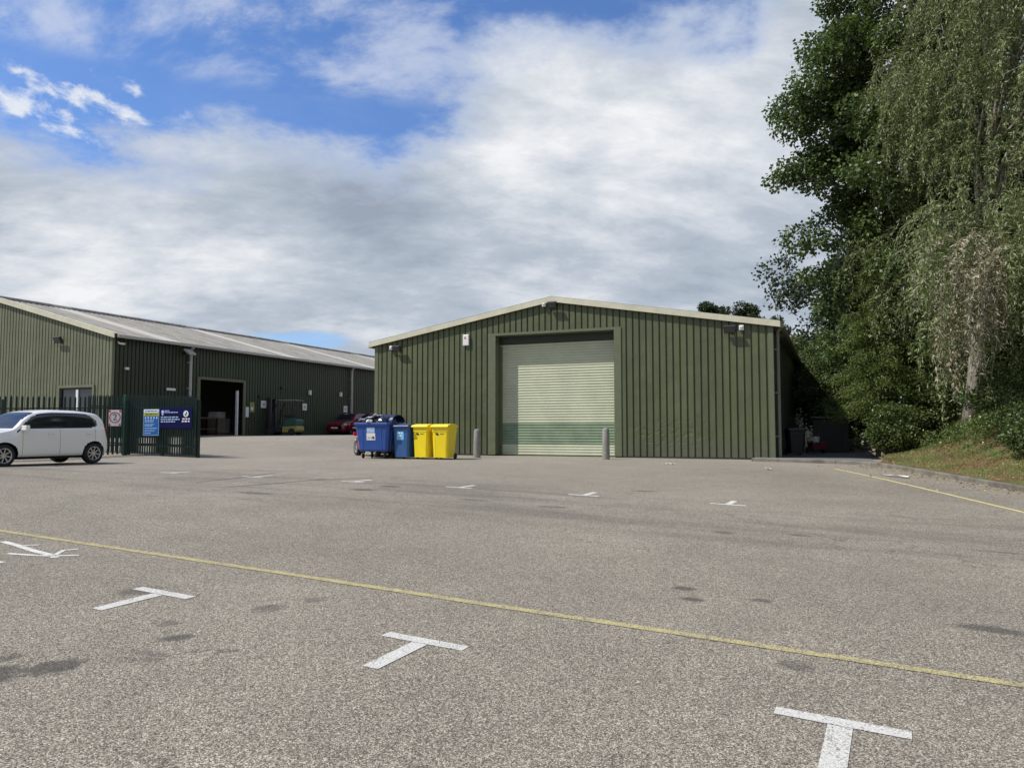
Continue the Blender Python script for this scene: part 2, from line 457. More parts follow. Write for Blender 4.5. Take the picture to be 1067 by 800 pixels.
_w = _h.m('FRACT', _h.m('DIVIDE', _h.sep(_c)[1], 0.915))
_j = _h.m('MAXIMUM', _h.ss(_w, 0.018, 0.008), _h.ss(_h.noise(_c, 1.6, 4, 0.6), 0.5, 0.62, 0, 0.5))
_g.links.new(_h.mix(_j, _src, (0.06, 0.055, 0.035)), _b.inputs['Base Color'])
M_FENCE = mat('dark_green_palisade_paint', (0.007, 0.027, 0.018), 0.42, noise=0.15)
M_GLASS = mat('dark_window_glass', (0.016, 0.019, 0.022), 0.05, 0.0, 0.9)
M_UPVC = mat('white_window_frame', (0.75, 0.75, 0.73), 0.35)
M_RUBBER = mat('tyre_rubber', (0.016, 0.016, 0.016), 0.8)
M_RIM = mat('silver_wheel', (0.55, 0.56, 0.57), 0.28, 0.7)
M_BARK = bark_mat()
M_BANK = bank_mat()
M_YEL = mat('yellow_bin_plastic', (0.86, 0.66, 0.010), 0.42, noise=0.06, nscale=5)
M_BLUE = mat('blue_bin_plastic', (0.022, 0.075, 0.29), 0.42, noise=0.10, nscale=4)
M_BLUE2 = mat('slate_blue_bin_plastic', (0.030, 0.095, 0.25), 0.45, noise=0.10, nscale=4)
M_NAVYLID = mat('slate_blue_lid', (0.035, 0.065, 0.16), 0.4, noise=0.08)
M_SIGNB = mat('sign_blue', (0.015, 0.11, 0.34), 0.5, spec=.2)
M_SIGNN = mat('sign_navy', (0.004, 0.005, 0.055), 0.6, spec=.12)
M_SIGNY = mat('sign_lime', (0.36, 0.42, 0.07), 0.5)
M_SIGNW = mat('sign_white', (0.74, 0.74, 0.74), 0.4)
M_SIGNP = mat('sign_pale_blue', (0.42, 0.55, 0.75), 0.4)
M_RED = mat('sign_red', (0.50, 0.05, 0.04), 0.4)
M_CYAN = mat('label_pale_blue', (0.16, 0.48, 0.78), 0.4)
M_RUST = mat('faded_brown_timber', (0.20, 0.10, 0.06), 0.8, noise=0.25, nscale=5)
M_INT = mat('dim_interior_plaster', (0.30, 0.27, 0.24), 0.9, noise=0.1)


# ------------------------------------------------------------------ objects
def tag(o, label=None, cat=None, group=None, kind=None):
    if label: o['label'] = label
    if cat: o['category'] = cat
    if group: o['group'] = group
    if kind: o['kind'] = kind
    return o


def empty(name, loc, rz=0.0):
    o = bpy.data.objects.new(name, None)
    COL.objects.link(o)
    o.location = loc
    o.rotation_euler = (0, 0, rz)
    o.empty_display_size = 0.2
    return o


def dup(root, loc, rz, label=None, group=None):
    r = root.copy(); COL.objects.link(r); r.location = loc; r.rotation_euler = (0, 0, rz)
    if label: r['label'] = label
    if group: r['group'] = group
    for ch in list(root.children):
        c = ch.copy(); COL.objects.link(c); c.parent = r
        for gch in list(ch.children):
            d = gch.copy(); COL.objects.link(d); d.parent = c
    return r


def V(*a):
    return np.array(a, float)


class MB:
    def __init__(self):
        self.v = []; self.f = []

    def add(self, vs, fs):
        o = len(self.v)
        self.v += [tuple(float(c) for c in p) for p in vs]
        self.f += [tuple(i + o for i in q) for q in fs]

    def box(self, c, s, rz=0.0, rx=0.0, ry=0.0, taper=1.0):
        mtx = Matrix.Rotation(rz, 3, 'Z') @ Matrix.Rotation(ry, 3, 'Y') @ Matrix.Rotation(rx, 3, 'X')
        vs = []
        for dz in (-1, 1):
            k = taper if dz < 0 else 1.0
            for dx, dy in ((-1, -1), (1, -1), (1, 1), (-1, 1)):
                p = mtx @ Vector((dx * s[0] / 2 * k, dy * s[1] / 2 * k, dz * s[2] / 2))
                vs.append((p.x + c[0], p.y + c[1], p.z + c[2]))
        self.add(vs, [(3, 2, 1, 0), (4, 5, 6, 7), (0, 1, 5, 4), (1, 2, 6, 5), (2, 3, 7, 6), (3, 0, 4, 7)])

    def bar(self, a, b, w, h=None):
        self.tube([a, b], [w / 2, w / 2], 4) if h is None else self.tube([a, b], [w / 2, w / 2], 4)

    def tube(self, pts, rad, n=8, cap=True):
        pts = [Vector(p) for p in pts]
        if not hasattr(rad, '__len__'): rad = [rad] * len(pts)
        rings = []
        up = Vector((0.13, 0.21, 0.97))
        for i, p in enumerate(pts):
            t = (pts[min(i + 1, len(pts) - 1)] - pts[max(i - 1, 0)])
            if t.length < 1e-9: t = Vector((0, 0, 1))
            t.normalize()
            u = up if abs(t.dot(up)) < 0.95 else Vector((1, 0, 0))
            a = t.cross(u).normalized(); b = t.cross(a)
            rings.append([p + (a * math.cos(k * 2 * math.pi / n + .785) + b * math.sin(k * 2 * math.pi / n + .785)) * rad[i] for k in range(n)])
        vs = [q for r in rings for q in r]
        fs = []
        for i in range(len(pts) - 1):
            for k in range(n):
                k2 = (k + 1) % n
                fs.append((i * n + k, i * n + k2, (i + 1) * n + k2, (i + 1) * n + k))
        if cap:
            fs.append(tuple(range(n))[::-1]); fs.append(tuple((len(pts) - 1) * n + k for k in range(n)))
        self.add(vs, fs)

    def lathe(self, prof, n=24, axis='Z', c=(0, 0, 0)):
        vs = []; fs = []
        for (r, h) in prof:
            for k in range(n):
                a = 2 * math.pi * k / n
                p = (r * math.cos(a), r * math.sin(a), h) if axis == 'Z' else (r * math.cos(a), h, r * math.sin(a))
                vs.append((p[0] + c[0], p[1] + c[1], p[2] + c[2]))
        for i in range(len(prof) - 1):
            for k in range(n):
                k2 = (k + 1) % n
                fs.append((i * n + k, i * n + k2, (i + 1) * n + k2, (i + 1) * n + k))
        self.add(vs, fs)

    def prism(self, poly, y0, y1):
        """polygon in x,z extruded along y"""
        n = len(poly)
        vs = [(p[0], y0, p[1]) for p in poly] + [(p[0], y1, p[1]) for p in poly]
        fs = [tuple(range(n)), tuple(range(n, 2 * n))[::-1]]
        for i in range(n):
            j = (i + 1) % n
            fs.append((i, i + n, j + n, j))
        self.add(vs, fs)

    def build(self, name, m, parent=None, smooth=False, bevel=0.0, loc=None, seg=2):
        me = bpy.data.meshes.new(name)
        me.from_pydata(self.v, [], self.f)
        me.update()
        if smooth:
            me.shade_smooth()
        o = bpy.data.objects.new(name, me)
        COL.objects.link(o)
        me.materials.append(m)
        if parent: o.parent = parent
        if loc is not None: o.location = loc
        if bevel:
            b = o.modifiers.new('bevel', 'BEVEL'); b.width = bevel; b.segments = seg; b.limit_method = 'ANGLE'; b.angle_limit = R(35)
            if smooth is False:
                w = o.modifiers.new('wn', 'WEIGHTED_NORMAL') if False else None
        return o


def part(name, m, parent, fn, **kw):
    b = MB(); fn(b)
    return b.build(name, m, parent, **kw)


def boxpart(name, m, parent, c, s, bevel=0.0, **kw):
    b = MB(); b.box(c, s, **kw)
    return b.build(name, m, parent, bevel=bevel)


def quads_mesh(name, verts, m, parent=None, nper=4):
    verts = np.asarray(verts, np.float32).reshape(-1, 3)
    nq = len(verts) // nper
    me = bpy.data.meshes.new(name)
    me.vertices.add(len(verts)); me.vertices.foreach_set('co', verts.ravel())
    me.loops.add(nq * nper); me.loops.foreach_set('vertex_index', np.arange(nq * nper, dtype=np.int32))
    me.polygons.add(nq)
    me.polygons.foreach_set('loop_start', np.arange(0, nq * nper, nper, dtype=np.int32))
    me.polygons.foreach_set('loop_total', np.full(nq, nper, np.int32))
    me.update(calc_edges=True)
    me.materials.append(m)
    o = bpy.data.objects.new(name, me)
    COL.objects.link(o)
    if parent: o.parent = parent
    return o


def text_mesh(name, body, size, m, parent, mtx, extrude=0.002):
    cu = bpy.data.curves.new('tmp', 'FONT')
    cu.body = body; cu.size = size; cu.extrude = extrude; cu.align_x = 'CENTER'; cu.align_y = 'CENTER'
    o = bpy.data.objects.new('tmp', cu)
    COL.objects.link(o)
    bpy.context.view_layer.update()
    me = bpy.data.meshes.new_from_object(o)
    bpy.data.objects.remove(o)
    me.name = name
    me.transform(mtx)
    me.materials.clear(); me.materials.append(m)
    r = bpy.data.objects.new(name, me); COL.objects.link(r); r.parent = parent
    return r


# ------------------------------------------------------------------ ground
def ss(a, b, x):
    t = min(max((x - a) / (b - a), 0), 1)
    return t * t * (3 - 2 * t)


PY = [-400, -20, 0, 4.7, 12.5, 20, 26, 60, 400]
PZ = [-.3, -.3, 0, .165, .415, .53, .56, .56, .56]
AZ = R(23)


def G(x, y):
    b = sum(float(np.interp(y + o, PY, PZ)) for o in (-1.5, -.75, 0, .75, 1.5)) / 5
    X = max(min(x, 14), -14)
    b -= .015 * X * (1 - ss(12, 24, y))
    d = -((x + 5.4) * math.cos(AZ) - (y - 30.05) * math.sin(AZ))
    b += .64 * ss(22.5, 37, y) * ss(.2, 5, d)
    return b


def frange(a, b, s):
    return list(np.arange(a, b, s))


def grid_mesh(name, xs, ys, hf, m, keep=None):
    nx, ny = len(xs), len(ys)
    vs = [(x, y, hf(x, y)) for y in ys for x in xs]
    fs = []
    for j in range(ny - 1):
        for i in range(nx - 1):
            if keep and not keep((xs[i] + xs[i + 1]) / 2, (ys[j] + ys[j + 1]) / 2): continue
            fs.append((j * nx + i, j * nx + i + 1, (j + 1) * nx + i + 1, (j + 1) * nx + i))
    b = MB(); b.v = vs; b.f = fs
    o = b.build(name, m, smooth=True)
    return o


gx = [-900, -400, -200, -100, -60] + frange(-40, 40, 0.6) + [40, 60, 100, 200, 400, 900]
gy = [-300, -100, -50, -25] + frange(-12, 62, 0.6) + [62, 80, 120, 200, 400, 1200]
tag(grid_mesh('ground', gx, gy, G, M_ASPH), kind='structure')


def drape(name, poly, m, width, lift=0.004, closed=False, kind='structure', step=0.2, taper=False):
    """a painted strip of constant width laid on the ground along a polyline"""
    pts = []
    for a, b in zip(poly[:-1], poly[1:]):
        n = max(1, int(math.dist(a, b) / step))
        for i in range(n):
            pts.append((a[0] + (b[0] - a[0]) * i / n, a[1] + (b[1] - a[1]) * i / n))
    pts.append(poly[-1])
    b = MB()
    strip(b, pts, width, lift)
    o = b.build(name, m)
    if kind: o['kind'] = kind
    return o


def strip(b, pts, width, lift=0.004):
    n = len(pts); vs = []
    for i, p in enumerate(pts):
        q0 = pts[max(i - 1, 0)]; q1 = pts[min(i + 1, n - 1)]
        dx, dy = q1[0] - q0[0], q1[1] - q0[1]; l = math.hypot(dx, dy) or 1
        nx, ny = -dy / l * width / 2, dx / l * width / 2
        for s in (-1, 1):
            x, y = p[0] + nx * s, p[1] + ny * s
            vs.append((x, y, G(x, y) + lift))
    fs = [(2 * i, 2 * i + 2, 2 * i + 3, 2 * i + 1) for i in range(n - 1)]
    b.add(vs, fs)


def seg(a, b, step=0.15):
    n = max(1, int(math.dist(a, b) / step))
    return [(a[0] + (b[0] - a[0]) * i / n, a[1] + (b[1] - a[1]) * i / n) for i in range(n + 1)]


ROW = V(.891, -.454)          # direction of the parking row
BAY = V(.454, .891)


def tmark(c, sgn, bar=0.60, stem=0.50, m=None, sw=.10):
    c = V(*c); b = MB()
    strip(b, seg(tuple(c - ROW * bar / 2), tuple(c + ROW * bar / 2)), .095)
    s0 = c + BAY * sgn * .052
    strip(b, seg(tuple(s0), tuple(s0 + BAY * sgn * stem)), sw)
    o = b.build('bay_marking', m or M_WHITE_PAINT)
    o['kind'] = 'structure'
    return o


for c in ((-2.69, 5.94), (-.55, 4.85), (1.57, 3.71), (-4.86, 7.04), (3.7, 2.6), (-7.0, 8.1)):
    tmark(c, -1, sw=.11)
for c in ((3.36, 11.9), (1.21, 12.91), (-.97, 13.94), (-3.11, 14.9), (-5.40, 15.85), (-7.6, 16.9)):
    tmark(c, 1, bar=.55, stem=.52, m=M_WHITE_WORN, sw=.10)
drape('yellow_line', [(-14.0, 12.74), (-5.73, 8.57), (-1.94, 6.65), (0, 5.65), (1.61, 4.84), (2.81, 4.23), (8.0, 1.6)], M_YELLOW_PAINT, 0.085)
drape('edge_line', [(8.42, 19.9), (8.29, 17.05), (8.12, 15.2), (7.68, 11.47), (7.3, 8), (6.7, 2)], M_YELLOW_FAR, 0.085)
# faded painted symbol between the bays and the yellow line
b = MB()
for pl, w in (([(-5.27, 7.93), (-4.97, 7.72), (-4.67, 7.48), (-4.35, 7.27), (-4.27, 7.18)], .07), ([(-4.82, 7.33), (-4.5, 7.26), (-4.33, 7.25)], .05),
              ([(-4.34, 7.27), (-4.40, 7.52), (-4.3, 7.6)], .05), ([(-4.33, 7.26), (-4.12, 7.30)], .05), ([(-5.3, 7.94), (-5.5, 7.98)], .05), ([(-4.95, 7.72), (-4.8, 7.78)], .04)):
    pts = []
    for a_, b_ in zip(pl[:-1], pl[1:]): pts += seg(a_, b_)[:-1]
    pts.append(pl[-1]); strip(b, pts, w)
b.build('painted_symbol', M_WHITE_WORN)['kind'] = 'structure'
M_SEAM = mat('tar_seam', (0.075, 0.072, 0.068), 0.8, noise=0.3, nscale=8)
for pl in ([(-5.94, 14.3), (-5.6, 15.3), (-5.35, 17.2)], [(-6.9, 18.0), (-5.3, 18.0), (-4.9, 18.1)], [(-5.0, 13.4), (-4.3, 14.5), (-3.8, 15.6)], [(-3.9, 15.2), (-2.9, 16.0)]):
    drape('tar_seam', pl, M_SEAM, 0.045, 0.003)

# kerb and apron
KERB = [(7.35, 23.35), (8.6, 22.45), (9.45, 21.85), (9.95, 21.0), (10.0, 19.8), (9.95, 18.6), (9.9, 16.8), (9.8, 14.5), (9.65, 10), (9.4, 4), (9.2, -8)]


def smoothline(pts, n=6):
    out = []
    P = [pts[0]] + list(pts) + [pts[-1]]
    for i in range(1, len(P) - 2):
        p0, p1, p2, p3 = [V(*q) for q in P[i - 1:i + 3]]
        for k in range(n):
            t = k / n
            out.append(tuple(.5 * ((2 * p1) + (-p0 + p2) * t + (2 * p0 - 5 * p1 + 4 * p2 - p3) * t * t + (-p0 + 3 * p1 - 3 * p2 + p3) * t ** 3)))
    out.append(tuple(pts[-1]))
    return out


KL = smoothline(KERB)
b = MB()
vs = []; prof = [(0.0, -0.05), (0.0, 0.085), (0.02, 0.10), (0.125, 0.10), (0.125, -0.05)]
for i, p in enumerate(KL):
    q0, q1 = KL[max(i - 1, 0)], KL[min(i + 1, len(KL) - 1)]
    dx, dy = q1[0] - q0[0], q1[1] - q0[1]; l = math.hypot(dx, dy)
    nx, ny = -dy / l, dx / l                     # left of travel = right-hand bank side
    for o_, h_ in prof:
        x, y = p[0] + nx * o_, p[1] + ny * o_
        vs.append((x, y, G(p[0], p[1]) + h_))
k = len(prof)
b.add(vs, [(i * k + j, i * k + j + 1, (i + 1) * k + j + 1, (i + 1) * k + j) for i in range(len(KL) - 1) for j in range(k - 1)])
b.build('kerb', M_KERB)['kind'] = 'structure'

# bank: toe line, everything to its right is earth
TOE = [(9.5, -40), (9.7, 4), (10.0, 14), (10.12, 18.6), (10.15, 20.4), (10.9, 22.6), (12.6, 25.6), (15.6, 31.5), (20.5, 43), (27, 58), (40, 90)]


def toe_dist(x, y):
    ty = np.interp(y, [p[1] for p in TOE], [p[0] for p in TOE])
    sl = 0.9 if y > 20.4 else 1.0
    return (x - ty) * sl


def hn(x, y):
    return (math.sin(x * 1.7 + y * .9) + math.sin(x * .63 - y * 1.31 + 2) + .6 * math.sin(x * 3.9 + y * 2.7)) * .33


def BK(x, y):
    e = toe_dist(x, y)
    f = 0.55 + 0.45 * ss(10, 20, y)
    return G(x, y) + .10 + 1.35 * f * ss(-.3, 4.8, e) + .10 * max(0, min(e, 30) - 3.5) + .05 * hn(x, y) * ss(.1, 1, e)


bx = []
verts = []; faces = []
ys_b = frange(-30, 10, 1.5) + frange(10, 45, .35) + frange(45, 90, 3)
es = [0, .15, .35, .6, .9, 1.2, 1.6, 2, 2.5, 3, 3.6, 4.2, 5, 6, 7.5, 9, 12, 16, 22, 30, 45, 70]
for y in ys_b:
    tx = float(np.interp(y, [p[1] for p in TOE], [p[0] for p in TOE]))
    for e_ in es:
        x = tx + e_
        z = BK(x, y) - (.13 if e_ == 0 else 0)
        verts.append((x, y, z))
ne = len(es)
for j in range(len(ys_b) - 1):
    for i in range(ne - 1):
        faces.append((j * ne + i, j * ne + i + 1, (j + 1) * ne + i + 1, (j + 1) * ne + i))
b = MB(); b.v = verts; b.f = faces
b.build('grass_bank', M_BANK, smooth=True)['kind'] = 'structure'
# verge strip filling between kerb back and toe is the kerb apron
b = MB()
pl = [p for p in KL if p[1] < 21.2]
vs = []
for p in pl:
    tx = float(np.interp(p[1], [q[1] for q in TOE], [q[0] for q in TOE]))
    vs += [(p[0] + .1, p[1], G(*p) + .094), (max(tx, p[0] + .12) + .12, p[1], G(*p) + .098)]
b.add(vs, [(2 * i, 2 * i + 2, 2 * i + 3, 2 * i + 1) for i in range(len(pl) - 1)])
b.build('verge_soil', M_BANK)['kind'] = 'structure'
# raised concrete service path beside the unit
b = MB()
vs = []
for p in [q for q in KL if q[1] > 20.8]:
    for t_ in (0, .33, .66, 1.0):
        q = (p[0] + .12 * .5 + t_ * 6.0 * .39, p[1] + .1 + t_ * 6.0 * .92)
        vs.append((q[0], q[1], G(*p) + .09 * (1 - t_) + .05 * t_))
nn = len(vs) // 4
b.add(vs, [(4 * i + j, 4 * i + j + 1, 4 * i + j + 5, 4 * i + j + 4) for i in range(nn - 1) for j in range(3)])
b.build('service_path', mat('old_path_concrete', (0.16, 0.155, 0.14), 0.9, noise=0.25, nscale=2))['kind'] = 'structure'


# ------------------------------------------------------------------ corrugated cladding
def clad(b, s0, s1, z0f, z1f, origin=(0, 0), d=(1, 0), nrm=(0, -1), pitch=.23, groove=.060, depth=.052, openings=()):
    """vertical trapezoid cladding along d starting at origin; outer face on the origin line"""
    br = []
    s = s0
    while s < s1 - 1e-6:
        br += [(s, 0), (s + pitch - groove, 0), (s + pitch - groove + .012, depth), (s + pitch - .012, depth)]
        s += pitch
    br = [q for q in br if q[0] < s1]
    br.append((s1, 0))
    ed = sorted({o[0] for o in openings} | {o[1] for o in openings})
    for e_ in ed:
        i = max(k for k in range(len(br)) if br[k][0] <= e_)
        if abs(br[i][0] - e_) < 1e-4: continue
        a, c = br[i], br[i + 1]; t = (e_ - a[0]) / (c[0] - a[0])
        br.insert(i + 1, (e_, a[1] + (c[1] - a[1]) * t))

    def P(q, z):
        return (origin[0] + d[0] * q[0] - nrm[0] * q[1], origin[1] + d[1] * q[0] - nrm[1] * q[1], z)
    for a, c in zip(br[:-1], br[1:]):
        mid = (a[0] + c[0]) / 2
        spans = [(z0f, z1f)]
        for o in openings:
            if o[0] <= mid <= o[1]:
                spans = [(z0f, lambda s_, oo=o: oo[2]), (lambda s_, oo=o: oo[3], z1f)]
        for lo, hi in spans:
            za, zc, ya, yc = lo(a[0]), lo(c[0]), hi(a[0]), hi(c[0])
            if ya - za < 1e-4 and yc - zc < 1e-4: continue
            b.add([P(a, za), P(c, zc), P(c, yc), P(a, ya)], [(0, 1, 2, 3)])


def floodlight(parent, c, nrot=0.0, lamp_dx=0.15, white_dx=-0.13, s=1.0, down=0.5, white=True):
    """c is the fixing point on the wall, lamp looks out along local -Y"""
    b = MB()
    b.box((c[0] + lamp_dx * s, c[1] - .03, c[2]), (.10 * s, .06, .10 * s), rz=nrot)
    b.tube([(c[0] + lamp_dx * s, c[1] - .03, c[2]), (c[0] + lamp_dx * s + .0, c[1] - .16, c[2] - .02)], .018 * s, 6)
    h = b.build('floodlight', M_BLACK, parent)
    b = MB(); b.box((c[0] + lamp_dx * s, c[1] - .18, c[2] + .0), (.34 * s, .12, .22 * s), rx=down)
    b.build('lamp_housing', M_DARK, h, bevel=.012)
    b = MB(); b.box((c[0] + lamp_dx * s, c[1] - .18 - .058 * math.cos(down), c[2] - .058 * math.sin(down)), (.29 * s, .012, .17 * s), rx=down)
    b.build('lamp_glass', M_LENS, h)
    if white:
        b = MB(); b.box((c[0] + white_dx * s, c[1] - .07, c[2] + .04), (.14 * s, .12, .15 * s))
        b.box((c[0] + white_dx * s, c[1] - .14, c[2] + .06), (.09 * s, .03, .07 * s))
        b.build('sensor_box', M_WHITEP, h, bevel=.015)
    return h


# ------------------------------------------------------------------ the main unit
MU = empty('warehouse', (8.37, 24.2, 0.0), -AZ)
tag(MU, 'olive green corrugated steel unit with a big cream roller shutter facing the car park', 'warehouse')
W = 15.0; EV = 4.80; AP = 6.08; LEN = 42.0
FL = .60


def topf(s):      # s is measured leftwards
    return EV + .04 + (AP - EV) * (1 - abs(s - W / 2) / (W / 2))


OP = (5.22, 9.77, 0.5, 5.02)
b = MB()
clad(b, 0.0, W, lambda s: FL - .03, topf, origin=(0, 0), d=(-1, 0), nrm=(0, -1), openings=[OP])
b.build('front_wall', M_CLAD, MU)
b = MB()
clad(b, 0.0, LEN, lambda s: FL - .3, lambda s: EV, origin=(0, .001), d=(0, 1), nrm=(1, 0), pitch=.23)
b.build('side_wall', M_CLAD_SHADE, MU)
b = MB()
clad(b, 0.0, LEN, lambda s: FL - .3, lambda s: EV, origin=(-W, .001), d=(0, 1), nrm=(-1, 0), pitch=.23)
b.build('side_wall', M_CLAD_SHADE, MU)
b = MB()
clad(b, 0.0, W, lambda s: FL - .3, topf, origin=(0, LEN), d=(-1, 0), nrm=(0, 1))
b.build('rear_wall', M_CLAD_SHADE, MU)
# corner flashings
for sx_ in (1, -1):
    b = MB(); xo = 0 if sx_ > 0 else -W
    b.box((xo - sx_ * .06, -.014, (FL + EV) / 2), (.16, .012, EV - FL)); b.box((xo + sx_ * .014, .064, (FL + EV) / 2), (.012, .168, EV - FL))
    b.build('corner_flashing', M_TRIM_G, MU)
# foot flashing + plinth
boxpart('plinth', M_DARK, MU, (-OP[0] / 2, .02, FL - .07), (OP[0], .05, .16)); boxpart('plinth', M_DARK, MU, (-(OP[1] + W) / 2, .02, FL - .07), (W - OP[1], .05, .16))


def roof_slab(b, x0, x1, z0, z1, y0, y1, th=.05, pitch=.33, amp=.03):
    """ribbed sheet between eave (x0,z0) and ridge (x1,z1)"""
    n = int((y1 - y0) / pitch)
    ys = []
    for i in range(n):
        a = y0 + i * (y1 - y0) / n; p_ = (y1 - y0) / n
        ys += [(a, 0), (a + p_ * .55, 0), (a + p_ * .68, amp), (a + p_ * .87, amp)]
    ys.append((y1, 0))
    vs = []
    for y, h in ys:
        vs += [(x0, y, z0 + h), (x1, y, z1 + h)]
    b.add(vs, [(2 * i, 2 * i + 1, 2 * i + 3, 2 * i + 2) for i in range(len(ys) - 1)])
    b.add([(x0, y0, z0 - th), (x1, y0, z1 - th), (x1, y1, z1 - th), (x0, y1, z0 - th)], [(0, 1, 2, 3)])


b = MB()
sl = (AP - EV) / (W / 2)
oh = .22
roof_slab(b, oh, -W / 2, EV + .17 - oh * sl, AP + .17, -.10, LEN + .1)
roof_slab(b, -W - oh, -W / 2, EV + .17 - oh * sl, AP + .17, -.10, LEN + .1)
b.build('roof', M_ROOF, MU)


def verge(b, xa, za, xb, zb, y, h=.20, th=.05):
    b.add([(xa, y, za), (xb, y, zb), (xb, y, zb + h), (xa, y, za + h), (xa, y + th, za), (xb, y + th, zb), (xb, y + th, zb + h), (xa, y + th, za + h)],
          [(0, 1, 2, 3), (7, 6, 5, 4), (3, 2, 6, 7), (4, 5, 1, 0), (0, 3, 7, 4), (1, 5, 6, 2)])
    # top return over the roof sheet
    b.add([(xa, y - .004, za + h + .004), (xb, y - .004, zb + h + .004), (xb, y + .22, zb + h + .012), (xa, y + .22, za + h + .012)], [(0, 1, 2, 3)])


b = MB()
verge(b, oh + .02, EV - oh * sl + .02, -W / 2, AP + .02, -.13)
verge(b, -W - oh - .02, EV - oh * sl + .02, -W / 2, AP + .02, -.13)
b.build('verge_trim', M_TRIM, MU)
b = MB()
b.box((oh + .06, LEN / 2, EV + .03), (.14, LEN, .11)); b.box((-W - oh - .06, LEN / 2, EV + .03), (.14, LEN, .11))
b.build('gutter', M_PIPE, MU, bevel=.02)
for yy in (.32, 22.0):
    b = MB()
    b.tube([(.13, yy, FL - .1), (.13, yy, EV - .1)], .055, 10)
    b.tube([(.13, yy, EV - .1), (oh + .04, yy, EV + .03)], .055, 10)
    for zz in (1.3, 2.7, 4.1): b.box((.09, yy, zz), (.16, .15, .045))
    b.build('downpipe', M_PIPE, MU)
# door surround
dep = .46
b = MB()
b.box((-(OP[0] - .11), -.022, (FL + OP[3]) / 2 + .03), (.25, .018, OP[3] - FL + .06))
b.box((-(OP[1] + .13), -.022, (FL + OP[3]) / 2 + .03), (.30, .018, OP[3] - FL + .06))
b.box((-(OP[0] + OP[1]) / 2, -.022, OP[3] + .015), (OP[1] - OP[0] - .035, .018, .09))
b.box((-(OP[0] + .0), dep / 2 - .012, (FL + OP[3]) / 2), (.02, dep, OP[3] - FL)); b.box((-(OP[1]), dep / 2 - .012, (FL + OP[3]) / 2), (.02, dep, OP[3] - FL))
b.box((-(OP[0] + OP[1]) / 2, dep / 2, OP[3] - .035), (OP[1] - OP[0] - .03, dep - .03, .02))
b.build('door_surround', M_TRIM_G, MU)
SH = empty('roller_shutter', (0, 0, 0)); SH.parent = MU


def slats(b, z0, z1, x0, x1, y, pitch=.098, bulge=.016):
    n = max(1, int(round((z1 - z0) / pitch))); p_ = (z1 - z0) / n
    rows = []
    for i in range(n):
        for t_ in (0, .12, .3, .5, .7, .88):
            rows.append((z0 + (i + t_) * p_, y - bulge * math.sin(math.pi * min(1, max(0, (t_) / .98))) ** .7 if t_ else y + .006))
    rows.append((z1, y + .006))
    vs = []
    for z, yy in rows: vs += [(x0, yy, z), (x1, yy, z)]
    b.add(vs, [(2 * i, 2 * i + 1, 2 * i + 3, 2 * i + 2) for i in range(len(rows) - 1)])


X0, X1 = -OP[1] + .012, -OP[0] - .012
pt = .098
b = MB(); slats(b, FL - .02, FL - .02 + 4 * pt, X0, X1, dep); slats(b, FL - .02 + 12 * pt, FL - .02 + 42 * pt, X0, X1, dep)
z = FL - .02 + 4 * pt
bg_ = MB()
for i in range(8):
    (b if i in (3, 6) else bg_).v  # alternate pale slats inside the band
    slats(b if i in (99,) else bg_, z + i * pt, z + (i + 1) * pt, X0, X1, dep)
b.build('shutter_slats', M_SHUT, SH)
bg_.build('painted_band', M_SHUTG, SH)
boxpart('bottom_rail', M_DARK, SH, ((X0 + X1) / 2, dep - .01, FL - .04), (X1 - X0, .05, .05))
boxpart('shutter_housing', M_DARKP, SH, ((X0 + X1) / 2, dep - .02, FL - .02 + 42 * pt + .18), (X1 - X0, .14, .34), bevel=.01)
for x_ in (X0 + .05, X1 - .05): boxpart('guide_rail', M_TRIM_G, SH, (x_, dep - .03, 2.6), (.09, .06, 4.05))
# wall fittings
floodlight(MU, (-14.05, 0, 4.68), lamp_dx=.14, white_dx=-.16)
floodlight(MU, (-7.62, 0, 5.98), lamp_dx=.16, white_dx=-.18)
floodlight(MU, (-1.15, 0, 4.78), lamp_dx=-.14, white_dx=.18, s=1.1)
boxpart('alarm_box', M_WHITEP, MU, (-10.95, -.05, 4.88), (.25, .09, .42), bevel=.02)
boxpart('alarm_strobe', M_RED, MU, (-10.98, -.10, 4.97), (.05, .03, .06), bevel=.01)

# floor threshold strip of concrete in front of the door
b = MB()
for i in range(12):
    pass

# ------------------------------------------------------------------ the long unit on the left
LU = empty('long_warehouse', (-18.12, 34.2, 0.0), -AZ)
tag(LU, 'long green shed with grey fibre cement roof running away behind the fence', 'warehouse')
LW = 16.0; LE = 5.72; LA = 7.85; LF = 1.0; LL = 58.0
lsl = (LA - LE) / (LW / 2)


def ltop(s):
    return LE + .02 + (LA - LE) * (1 - abs(s - LW / 2) / (LW / 2))


WN = (1.15, 3.32, 2.35, 3.46)
b = MB()
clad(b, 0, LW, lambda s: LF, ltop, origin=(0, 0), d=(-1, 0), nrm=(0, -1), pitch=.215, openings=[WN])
b.build('gable_wall', M_CLAD_L, LU)
DO = (5.2, 8.3, .8, 4.13)
b = MB()
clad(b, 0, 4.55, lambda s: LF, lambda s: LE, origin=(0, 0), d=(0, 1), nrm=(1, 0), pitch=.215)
b.build('side_wall', M_CLAD_SHADE, LU)
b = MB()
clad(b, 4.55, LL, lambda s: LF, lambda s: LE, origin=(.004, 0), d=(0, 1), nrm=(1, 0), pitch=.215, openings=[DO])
b.build('side_wall', clad_mat('shade_darkened_mid_green_cladding', (0.046, 0.058, 0.033), .25), LU)  # slightly lighter panels than the first bay, shade put into their colour too
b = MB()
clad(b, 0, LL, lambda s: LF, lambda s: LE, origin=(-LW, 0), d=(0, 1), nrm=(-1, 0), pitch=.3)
b.build('side_wall', M_CLAD_SHADE, LU)
b = MB()
